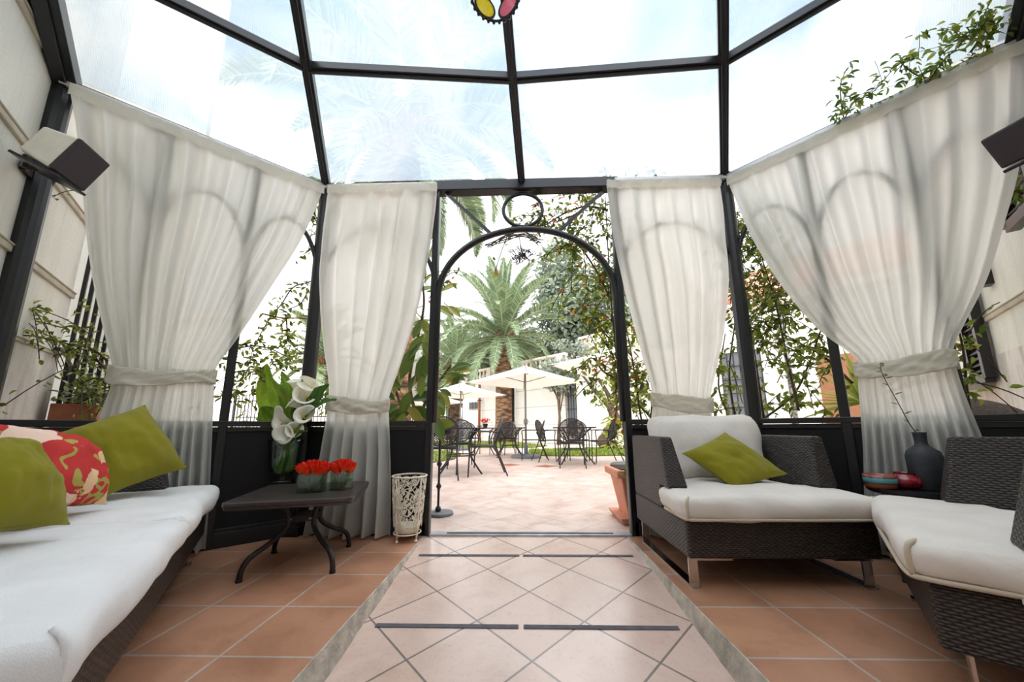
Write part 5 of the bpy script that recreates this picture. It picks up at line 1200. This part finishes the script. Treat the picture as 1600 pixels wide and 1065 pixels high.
# terracotta planter right of the doorway
tpn = V((.985, 2.83, 0)); o = thing('terracotta_planter', 'terracotta trough planter just outside the right doorway post', 'planter', tpn)
def trough(mb, c, w0, d0, w1, d1, z0, z1):
    vs = [V((c.x + sx * w / 2, c.y + sy * d / 2, z)) for (w, d, z) in ((w0, d0, z0), (w1, d1, z1)) for sx, sy in ((-1, -1), (1, -1), (1, 1), (-1, 1))]; mb.add(vs, [(3, 2, 1, 0), (0, 1, 5, 4), (1, 2, 6, 5), (2, 3, 7, 6), (3, 0, 4, 7), (4, 5, 6, 7)])
m = MB(); trough(m, tpn, .40, .24, .52, .34, .03, .36); trough(m, tpn, .58, .40, .58, .40, .33, .385); m.build('trough', M['terracotta'], o, bevel=.008)
m = MB(); trough(m, tpn, .50, .32, .56, .38, 0, .05); m.build('saucer', M['terracotta'], o, bevel=.006); m = MB(); m.box((tpn.x, tpn.y, .387), (.5, .32, .01)); m.build('soil', M['soil'], o)

# climbers ---------------------------------------------------------------------------------------------------
def climber(name, label, base, stems, regions, leaf, mat, plane, seed, cat='climbing plant', twigs=True, autumn=0, group=None, rs=.009, cl=(-9, 9)):
    """stems / regions in sighted pixels on a plane (p0, n, spread towards -n); regions: (x0, y0, x1, y1, count)"""
    rn = random.Random(seed); p0, n, sp0, sp1 = plane; n = V(n); t_ = thing(name, label, cat, base, 0, group)
    def pt(x, y, o): return at_plane(x, y, V(p0) - n * o, n)
    m = MB(); ml = MB(); ma = MB()
    def put(q, d, big=1):
        nn = V((rn.gauss(0, .6), -1 + rn.gauss(0, .5), .7 + rn.gauss(0, .4))); dd = V((rn.gauss(0, 1), rn.gauss(0, .5), -.35 + rn.gauss(0, .7)))
        sd_ = (q - V(p0)).dot(n); q = q + n * (max(cl[0], min(cl[1], sd_)) - sd_)
        if cl[1] < 9 or cl[0] > -9: dd = dd - n * dd.dot(n) * .7
        L = leaf * rn.uniform(.65, 1.25) * big; (ma if rn.random() < autumn else ml).leaf(q, dd, nn, L, L * .52, droop=.15, tint=rn.random())
    for st_ in stems:
        o0 = rn.uniform(sp0, sp1); pts = [pt(x + rn.uniform(-3, 3), y + rn.uniform(-3, 3), o0 + rn.uniform(-.02, .02)) for x, y in st_]; P_ = smoothpath(pts, 6); k = len(P_); m.tube(P_, [rs * (1 - .6 * i / k) for i in range(k)], 5)
        if twigs:
            for i in range(2, k):
                for _ in range(twigs if isinstance(twigs, int) and twigs > 1 else 2):
                    q = P_[i] + V((rn.gauss(0, .025), rn.gauss(0, .02), rn.gauss(0, .025))); put(q, None)
    for (x0, y0, x1, y1, cnt) in regions:
        nc = max(3, cnt // 12); 
        for c_ in range(nc):
            a = pt(rn.uniform(x0, x1), rn.uniform(y0, y1), rn.uniform(sp0, sp1)); d = V((rn.gauss(0, 1), rn.gauss(0, .4), rn.gauss(0, .8))).normalized(); Lt = rn.uniform(.12, .34); tw_ = [a + d * (Lt * i / 6) + V((0, 0, -.10 * Lt * (i / 6) ** 2 * 4)) for i in range(7)]
            tw_ = [q + n * (max(cl[0], min(cl[1], (q - V(p0)).dot(n))) - (q - V(p0)).dot(n)) for q in tw_]
            m.tube(tw_, [rs * .35] * 7, 4)
            for i in range(cnt // nc):
                q = tw_[min(6, int(rn.uniform(0, 7)))] + V((rn.gauss(0, .012), rn.gauss(0, .012), rn.gauss(0, .012))); put(q, d)
    if m.v: m.build('stems', M['stem'], t_, smooth=True)
    if ml.v: ml.build('leaves', mat, t_)
    if ma.v: ma.build('orange_leaves', M['leaf_autumn'], t_)
    return t_
DP = ((0, FY + .05, 0), (0, -1, 0), 0, .16)
climber('climbing_vine', 'leafy vine with orange leaves climbing over the right side of the iron arch', V((.9, 2.72, .39)), [
    [(985, 745), (978, 690), (968, 610), (958, 520), (952, 420), (948, 310)], [(1000, 740), (1005, 690), (1000, 640), (985, 560), (975, 480), (960, 400)], [(990, 740), (1012, 680), (1020, 600), (1010, 520), (990, 450)],
    [(955, 470), (930, 420), (895, 380), (850, 358), (800, 352)], [(950, 330), (915, 320), (880, 335), (850, 350), (830, 352)], [(948, 300), (950, 280), (942, 266)], [(1030, 290), (1024, 270), (1012, 266)], [(840, 350), (846, 325), (838, 305)], [(945, 300), (905, 330), (870, 345)], [(978, 600), (945, 580), (925, 560), (905, 575)], [(975, 540), (945, 520), (920, 480)],
    ], [(862, 296, 948, 370, 330), (880, 360, 950, 440, 300), (905, 430, 965, 520, 270), (920, 500, 1000, 600, 300), (955, 560, 1018, 650, 220), (955, 330, 985, 480, 150), (800, 320, 846, 356, 60), (930, 268, 958, 300, 40), (725, 290, 765, 300, 14), (700, 400, 720, 440, 22)], .046, M['leaf'], DP, 31, autumn=.06, cl=(-.25, -.045))
climber('climbing_vine', 'dense green vine outside the right angled bay beyond the corner post', V((1.95, 2.45, 0)), [
    [(1195, 655), (1180, 560), (1165, 460), (1150, 340)], [(1190, 652), (1240, 620), (1262, 570), (1285, 510), (1300, 480)], [(1150, 655), (1140, 580), (1150, 480), (1165, 400)], [(1250, 640), (1230, 560), (1215, 480), (1190, 400)], [(1140, 650), (1125, 600), (1135, 520)], [(1330, 600), (1290, 560), (1260, 540), (1220, 520)]],
    [(1138, 305, 1175, 400, 330), (1145, 370, 1235, 470, 640), (1165, 450, 1280, 540, 400), (1185, 530, 1275, 600, 170), (1200, 590, 1260, 650, 80), (1280, 590, 1320, 640, 40), (1118, 540, 1150, 650, 120)], .050, M['leaf'], (PR, fnr, .08, .42), 32, cl=(-.6, -.06))
climber('climbing_vine', 'sparse wiry vine outside the left angled bay above the lilies', V((-1.75, 2.35, 0)), [
    [(497, 432), (482, 438), (460, 448), (440, 472), (424, 492), (410, 520), (398, 546), (390, 565)], [(410, 488), (440, 494), (480, 500), (505, 508)], [(445, 490), (447, 515), (452, 530), (470, 548), (495, 562)], [(352, 583), (375, 577), (400, 575), (425, 573)], [(390, 536), (420, 545), (450, 555), (470, 552)], [(485, 455), (470, 475), (450, 482)], [(398, 540), (372, 545), (355, 560)], [(498, 300), (492, 330), (496, 350)]],
    [(352, 560, 410, 640, 90), (395, 535, 455, 575, 70), (440, 540, 470, 560, 30), (478, 320, 500, 392, 40), (500, 590, 518, 650, 40), (352, 595, 400, 650, 60)], .044, M['leaf'], (WL, fnl, .07, .25), 33, rs=.006, cl=(-.5, -.06))
climber('wall_creeper', 'green creeper branch reaching across the left house wall outside the bay', V((-2.95, 2.35, 0)), [
    [(168, 562), (140, 545), (105, 538), (60, 528), (28, 520), (6, 505)], [(6, 505), (20, 495), (45, 486), (62, 478)], [(165, 575), (150, 560), (120, 515), (95, 510), (70, 503)], [(165, 600), (148, 590), (125, 600)], [(168, 560), (165, 620), (150, 650)]],
    [(25, 468, 75, 490, 24), (40, 500, 75, 520, 18), (100, 510, 165, 570, 80), (120, 560, 168, 620, 90), (105, 478, 150, 510, 20), (75, 300, 88, 312, 8)], .036, M['leaf'], (WL + V((-.0, .12, 0)), (fnl + V((.5, 0, 0))).normalized(), .1, .3), 34, rs=.007)
NPn = (aR - aWR).cross(bR - aR).normalized(); NPn = NPn if NPn.z < 0 else -NPn
climber('roof_creeper', 'green creeper sprays lying against the right roof pane above the curtain', aR.lerp(aWR, .4), [
    [(1318, 188), (1316, 160), (1312, 130), (1325, 108)], [(1320, 186), (1335, 160), (1365, 145), (1395, 110), (1420, 92)], [(1450, 128), (1470, 100), (1500, 70), (1530, 30), (1545, 2)], [(1455, 125), (1430, 115), (1405, 95)], [(1520, 80), (1540, 50), (1555, 15)]],
    [(1296, 155, 1340, 185, 50), (1355, 115, 1380, 140, 14), (1400, 88, 1436, 112, 30), (1445, 75, 1500, 122, 70), (1490, 40, 1540, 90, 90), (1518, 0, 1556, 45, 40)], .042, M['leaf'], (aR + V((0, 0, .0)), NPn, -.06, -.01), 35, rs=.004, cl=(.005, .06))
climber('climbing_vine', 'few dark leaves at the right bay beside the shuttered window', V((2.45, 1.75, 0)), [[(1512, 640), (1508, 600), (1506, 560), (1500, 520)]], [(1500, 525, 1512, 560, 12), (1512, 570, 1530, 600, 8)], .05, M['leaf'], (PR, fnr, .07, .16), 36, cl=(-.3, -.06))
climber('climbing_vine', 'small vine sprig on the pavilion wall right of the speaker', V((2.7, 1.6, 1.5)), [[(1600, 300), (1585, 305), (1572, 300)]], [(1568, 290, 1600, 312, 22)], .04, M['leaf'], (PR, fnr, .07, .12), 37, cl=(-.3, -.06))
# twisted dry stems and a hanging dry tuft on the arch
o = thing('dry_wreath', 'twisted dry vine stems hanging under the top of the iron arch', 'dry stems', at_y(812, 372, FY - .03)); m = MB(); rn = random.Random(8)
for k in range(9): x0 = 760 + rn.uniform(-4, 20); m.tube(smoothpath([at_y(x0, 380 + rn.uniform(-6, 8), FY - .03), at_y(790, 372 + rn.uniform(-6, 6), FY - .05), at_y(818, 365 + rn.uniform(-5, 5), FY - .04), at_y(838 + rn.uniform(0, 14), 374 + rn.uniform(-8, 10), FY - .03)], 4), .0035, 5)
m.build('stems', M['stem'], o, smooth=True)
o = thing('dry_tuft', 'dark dry leafy tuft hanging below the arch in front of the palm', 'dry plant', at_y(816, 398, FY - .03)); m = MB()
for k in range(110): m.leaf(at_y(816 + rn.gauss(0, 7), 399 + rn.gauss(0, 4.5), FY - .03 + rn.gauss(0, .03)), (rn.gauss(0, 1), rn.gauss(0, 1), rn.gauss(0, .7)), (0, -1, .5), .05, .012)
m.build('leaves', M['stem'], o); m = MB(); m.tube([at_y(810, 366, FY - .03), at_y(814, 384, FY - .03), at_y(816, 398, FY - .03)], .003, 5); m.build('stalk', M['stem'], o)

# rubber plant behind the left panel ----------------------------------------------------------------------------
fb = V((-.80, 2.85, 0)); fc = thing('rubber_plant', 'broad leaved rubber plant behind the low panel left of the doorway', 'rubber plant', fb); m = MB(); ml = MB(); rn = random.Random(12)
stems = [[(655, 680), (640, 600), (650, 540), (662, 480), (660, 440)], [(650, 690), (668, 620), (690, 590), (705, 570)], [(640, 680), (625, 630), (615, 590), (620, 540)]]
for st_ in stems: P_ = smoothpath([fb + V((0, 0, 0))] + [at_y(x, y, 2.85 + rn.uniform(-.1, .15)) for x, y in st_], 5); m.tube(P_, [.018 - .01 * i / len(P_) for i in range(len(P_))], 7)
m.build('stems', M['trunk'], fc, smooth=True)
FIC = [(664, 436, 100, .16), (652, 455, 20, .17), (678, 448, 60, .15), (690, 455, 30, .17), (683, 478, -30, .18), (700, 478, -40, .15), (655, 480, 200, .15), (660, 500, 250, .17), (646, 545, 245, .24), (668, 520, 280, .24), (676, 545, 275, .22), (663, 555, 265, .22), (660, 500, 300, .16), (690, 590, 10, .20), (704, 578, 20, .18), (715, 578, 0, .12), (696, 600, 40, .12), (690, 612, -60, .15), (650, 585, 250, .15), (630, 590, 240, .14), (660, 588, 270, .15), (640, 612, 250, .18), (660, 615, 0, .20), (644, 625, 20, .2), (622, 632, 210, .2), (640, 645, 190, .2), (665, 640, 290, .18), (682, 630, 280, .16), (625, 610, 120, .15), (612, 600, 240, .15), (656, 575, 30, .14), (672, 580, 80, .12), (632, 645, 260, .2), (660, 655, 250, .2), (676, 650, 300, .2), (650, 660, 200, .2), (618, 650, 230, .2)]
FIC += [(x + rn.uniform(-16, 16), y + rn.uniform(-14, 14), a + rn.uniform(-70, 70), L * rn.uniform(.7, 1)) for x, y, a, L in FIC if y > 500 or x < 670]
for (x, y, a, L) in FIC:
    an = math.radians(a); q = at_y(x, y, 2.85 + rn.uniform(-.18, .12)); d = V((math.cos(an), rn.uniform(-.3, .1), math.sin(an))); nrm = V((rn.gauss(0, .35), -1, .55 + rn.gauss(0, .3)))
    # broad oval leaf, a fan of cross sections
    d.normalize(); sd = d.cross(nrm).normalized(); nn = sd.cross(d); N = 8; vs = []; tint = rn.random()
    for i in range(N + 1):
        s_ = i / N; w = L * .23 * math.sin(PI * min(1, s_ * .97 + .02)) ** .75; c_ = q + d * L * s_ - V((0, 0, L * .12 * s_ * s_))
        for t in (-1, -.5, 0, .5, 1): vs.append(c_ + sd * w * t + nn * (w * .28 * abs(t)))
    ml.add(vs, [(i * 5 + j, i * 5 + j + 1, (i + 1) * 5 + j + 1, (i + 1) * 5 + j) for i in range(N) for j in range(4)], tint)
    ml.tube([q - d * .05, q], .004, 4)
ml.build('leaves', M['leaf_ficus'], fc, smooth=True)
# spiky plants by the right bay
for (x, Y, zc0, sc_, lab) in ((1122, 3.6, .35, .5, 'spiky yucca plant outside, behind the curtain right of the doorway'), (1352, 2.75, .75, .45, 'spiky yellow green yucca plant outside the right angled bay')):
    c0 = at_y(x, 640, Y); c0.z = zc0; o = thing('yucca_plant', lab, 'yucca', V((c0.x, c0.y, 0)), 0, 'yucca plants'); m = MB(); m.tube([V((c0.x, c0.y, 0)), c0 + V((0, 0, .1))], .03, 7); m.build('stem', M['trunk'], o); m = MB(); rn = random.Random(int(x))
    for k in range(46): a = k * 2.4; e = rn.uniform(-.2, 1.4); m.leaf(c0 + V((0, 0, .12)), (math.cos(a) * math.cos(e), math.sin(a) * math.cos(e), math.sin(e)), (0, 0, 1), sc_ * rn.uniform(.7, 1.1), .035, droop=.1, tint=rn.uniform(.5, 1))
    m.build('leaves', M['leaf'], o)

# left doorway planter, hose, and right wall details ---------------------------------------------------------------
pc = V((-2.90, 2.21, 0)) + nl * .0; o = thing('planter_box', 'terracotta planter box of variegated plants beside the left barred doorway', 'planter', pc, 0); rzp = math.atan2(wdl.y, wdl.x)
m = MB(); m.box((pc.x, pc.y, .367), (.24, .18, .734), rzp); m.build('plinth', M['concrete'], o); m = MB(); m.box((pc.x, pc.y, .80), (.27, .2, .13), rzp); m.build('box', M['brown_pot'], o, bevel=.006); m = MB(); rn = random.Random(5)
for k in range(420):
    q = V((pc.x, pc.y, .868)) + wdl * rn.uniform(-.15, .15) + nl * rn.uniform(-.09, .16) + V((0, 0, abs(rn.gauss(.06, .08)))); m.leaf(q, (rn.gauss(0, 1), rn.gauss(0, 1), rn.gauss(.3, .6)), (0, -.6, 1), rn.uniform(.03, .06), .025)
m.build('plants', M['leaf_vari'], o)
hz = thing('garden_hose', 'pale hose hanging from a tap at the end of the left house wall', 'hose', lw(88, 640)); m = MB(); m.tube(smoothpath([lw(80, 552) + nl * .05, lw(74, 545) + nl * .06, lw(84, 540) + nl * .05, lw(91, 560) + nl * .04, lw(88, 600) + nl * .05, V((lw(87, 640).x, lw(87, 640).y, 0)) + nl * .05], 6), .010, 7); m.build('tube', M['pole'], hz, smooth=True)
m = MB(); q = lw(86, 545); m.bar(q, q + nl * .09, .025, .025); m.bar(q + nl * .06 + V((0, 0, -.03)), q + nl * .06 + V((0, 0, .04)), .05, .02, nl); m.build('tap', M['iron'], hz)
def shutter(label, t0, t1, z0, z1):
    a, b = along(WR, wdr, t0) + nr * .02, along(WR, wdr, t1) + nr * .02; s_ = thing('window_shutter', label, 'shutter', (a + b) / 2 + V((0, 0, z0)), 0, 'dark louvred shutters on the right wall'); m = MB()
    for q in (a, b): m.bar(q + V((0, 0, z0)), q + V((0, 0, z1)), .05, .05, nr)
    for z in (z0, z1, (z0 + z1) / 2): m.bar(a + V((0, 0, z)), b + V((0, 0, z)), .05, .06)
    m.build('frame', M['black'], s_); m = MB(); n_ = int((z1 - z0) / .045)
    for k in range(n_): z = z0 + (k + .5) * (z1 - z0) / n_; m.bar(a + V((0, 0, z)), b + V((0, 0, z)), .045, .008, (nr + V((0, 0, 1))).normalized())
    m.build('louvres', M['iron'], s_)
def rt(x, y): return (rw(x, y) - WR).dot(wdr)
shutter('dark louvred shutter on the right house wall outside the bay, above the stone sill', rt(1527, 540), rt(1550, 540), rw(1550, 592).z, 2.5)
shutter('dark louvred shutter high on the right wall under the loudspeaker', rt(1586, 300), rt(1650, 300), rw(1600, 350).z, rw(1600, 350).z + .8)
ws = struct('window_5', rw(1540, 600)); m = MB(); a = along(WR, wdr, rt(1556, 600), rw(1545, 604).z) ; b = along(WR, wdr, rt(1500, 600), rw(1545, 604).z); m.bar(a + nr * .05, b + nr * .05, .16, .05); m.build('sill', M['mould'], ws, bevel=.006)
wlq = rw(1546, 432); o = thing('wall_lamp', 'black scrolled iron wall lamp bracket on the right house wall', 'wall lamp', wlq); m = MB()
for k in range(1): m.tube([wlq + nr * (.10 + .05 * (1 - t / 26) * math.cos(t * .5)) + V((0, 0, -.03 + .05 * (1 - t / 26) * math.sin(t * .5))) for t in range(26)], .007, 6)
m.tube(smoothpath([wlq, wlq + nr * .06 + V((0, 0, .05)), wlq + nr * .16 + V((0, 0, .04)), wlq + nr * .24 + V((0, 0, .09))], 5), .010, 6); m.build('scroll', M['black'], o, smooth=True)
m = MB(); m.lathe([(0, .0), (.05, .02), (.07, .14), (.03, .18), (0, .19)], wlq + nr * .24 + V((0, 0, .09)), 10); m.build('lantern', M['black'], o); m = MB(); m.box(tuple(wlq + nr * .01 + V((0, 0, .01))), (.08, .08, .14), math.atan2(nr.y, nr.x)); m.build('wall_plate', M['black'], o)
gc = V((2.74, 2.05, 0)); o = thing('wicker_tub_chair', 'curved top of a grey wicker tub chair outside, behind the right low panel', 'chair', gc); m = MB(); vs = []; K = 24
for j in range(7):
    for i in range(K + 1): a = -.25 + (PI + .5) * i / K; z = .2 + (.66 - .16 * (1 - math.sin(max(0, min(PI, a))) ** .8)) * j / 6; vs.append(gc + V((.24 * math.cos(a), .17 * math.sin(a), z)))
m.add(vs, [(j * (K + 1) + i, j * (K + 1) + i + 1, (j + 1) * (K + 1) + i + 1, (j + 1) * (K + 1) + i) for j in range(6) for i in range(K)]); bk2 = m.build('tub_back', M['grey_wicker'], o, smooth=True); sm = bk2.modifiers.new('thickness', 'SOLIDIFY'); sm.thickness = .035
m = MB(); m.lathe([(0, .36), (.20, .36), (.21, .39), (.19, .42), (0, .43)], gc, 20, 1, .75); m.build('seat', M['grey_wicker'], o)
for k in range(4): a = PI / 4 + k * PI / 2; m = MB(); m.tube([gc + V((.20 * math.cos(a), .13 * math.sin(a), 0)), gc + V((.18 * math.cos(a), .12 * math.sin(a), .37))], .016, 6); m.build('leg', M['grey_wicker'], o)
# ------------------------------------------------------------------ world and render look
W = bpy.data.worlds.new('overcast sky'); bpy.context.scene.world = W; W.use_nodes = True; nt = W.node_tree; nt.nodes.clear()
out = nt.nodes.new('ShaderNodeOutputWorld'); bg = nt.nodes.new('ShaderNodeBackground'); tc = nt.nodes.new('ShaderNodeTexCoord')

def N(kind, **kw):
    n = nt.nodes.new('ShaderNode' + kind)
    for k, v in kw.items(): setattr(n, k, v)
    return n
nz = N('TexNoise'); nz.inputs['Scale'].default_value = 3.2; nz.inputs['Detail'].default_value = 5; nz.inputs['Distortion'].default_value = .6; nt.links.new(tc.outputs[0], nz.inputs[0])
acc = None
for (d, lo) in ((ray(170, 70), .78), (ray(630, 190), .925), (ray(1500, 20), .76), (ray(600, 20), .94)):
    # gaps in the cloud cover
    dt = N('VectorMath', operation='DOT_PRODUCT'); nt.links.new(tc.outputs[0], dt.inputs[0]); dt.inputs[1].default_value = d.normalized()
    mr = N('MapRange', interpolation_type='SMOOTHSTEP'); mr.inputs[1].default_value = lo; mr.inputs[2].default_value = 1.0; nt.links.new(dt.outputs['Value'], mr.inputs[0])
    if acc is None: acc = mr
    else:
        mx = N('Math', operation='MAXIMUM'); nt.links.new(acc.outputs[0], mx.inputs[0]); nt.links.new(mr.outputs[0], mx.inputs[1]); acc = mx
ns = N('MapRange'); ns.inputs[1].default_value = .15; ns.inputs[2].default_value = .48; nt.links.new(nz.outputs[0], ns.inputs[0])
ml_ = N('Math', operation='MULTIPLY', use_clamp=True); nt.links.new(acc.outputs[0], ml_.inputs[0]); nt.links.new(ns.outputs[0], ml_.inputs[1])
sx = N('SeparateXYZ'); nt.links.new(tc.outputs[0], sx.inputs[0]); me_ = N('MapRange', interpolation_type='SMOOTHSTEP'); me_.inputs[1].default_value = .60; me_.inputs[2].default_value = .74; nt.links.new(sx.outputs[2], me_.inputs[0])
m3 = N('Math', operation='MULTIPLY'); nt.links.new(ml_.outputs[0], m3.inputs[0]); nt.links.new(me_.outputs[0], m3.inputs[1]); ml_ = m3
rp = N('ValToRGB'); e = rp.color_ramp.elements; e[0].position = 0; e[0].color = (.97, .985, 1.03, 1); e[1].position = .6; e[1].color = (.08, .14, .19, 1)
nt.links.new(ml_.outputs[0], rp.inputs[0]); dz = N('VectorMath', operation='DOT_PRODUCT'); nt.links.new(tc.outputs[0], dz.inputs[0]); dz.inputs[1].default_value = V((-.05, -.60, .80)).normalized()
mz = N('MapRange', interpolation_type='SMOOTHSTEP'); mz.inputs[1].default_value = .1; mz.inputs[2].default_value = 1.0; mz.inputs[3].default_value = .92; mz.inputs[4].default_value = 2.4; nt.links.new(dz.outputs['Value'], mz.inputs[0])
vm = N('VectorMath', operation='SCALE'); nt.links.new(rp.outputs[0], vm.inputs[0]); nt.links.new(mz.outputs[0], vm.inputs['Scale']); nt.links.new(vm.outputs[0], bg.inputs[0]); nt.links.new(bg.outputs[0], out.inputs[0])
bg.inputs[1].default_value = 1.0
sun = bpy.data.lights.new('hazy_sun', 'SUN'); sun.energy = .6; sun.angle = math.radians(50); sun.color = (1, .985, .96)
so = bpy.data.objects.new('hazy_sun', sun); C.objects.link(so); so.rotation_euler = V((.35, .55, 1)).to_track_quat('Z', 'Y').to_euler()
sc = bpy.context.scene
sc.view_settings.view_transform = 'Standard'; sc.view_settings.look = 'None'; sc.view_settings.gamma = 1; sc.view_settings.use_curve_mapping = False
sc.view_settings.exposure = 1.2
cy_ = sc.cycles
cy_.use_denoising = True; cy_.max_bounces = 10; cy_.diffuse_bounces = 5; cy_.transparent_max_bounces = 24; cy_.transmission_bounces = 8; cy_.caustics_reflective = False; cy_.caustics_refractive = False; cy_.sample_clamp_indirect = 6
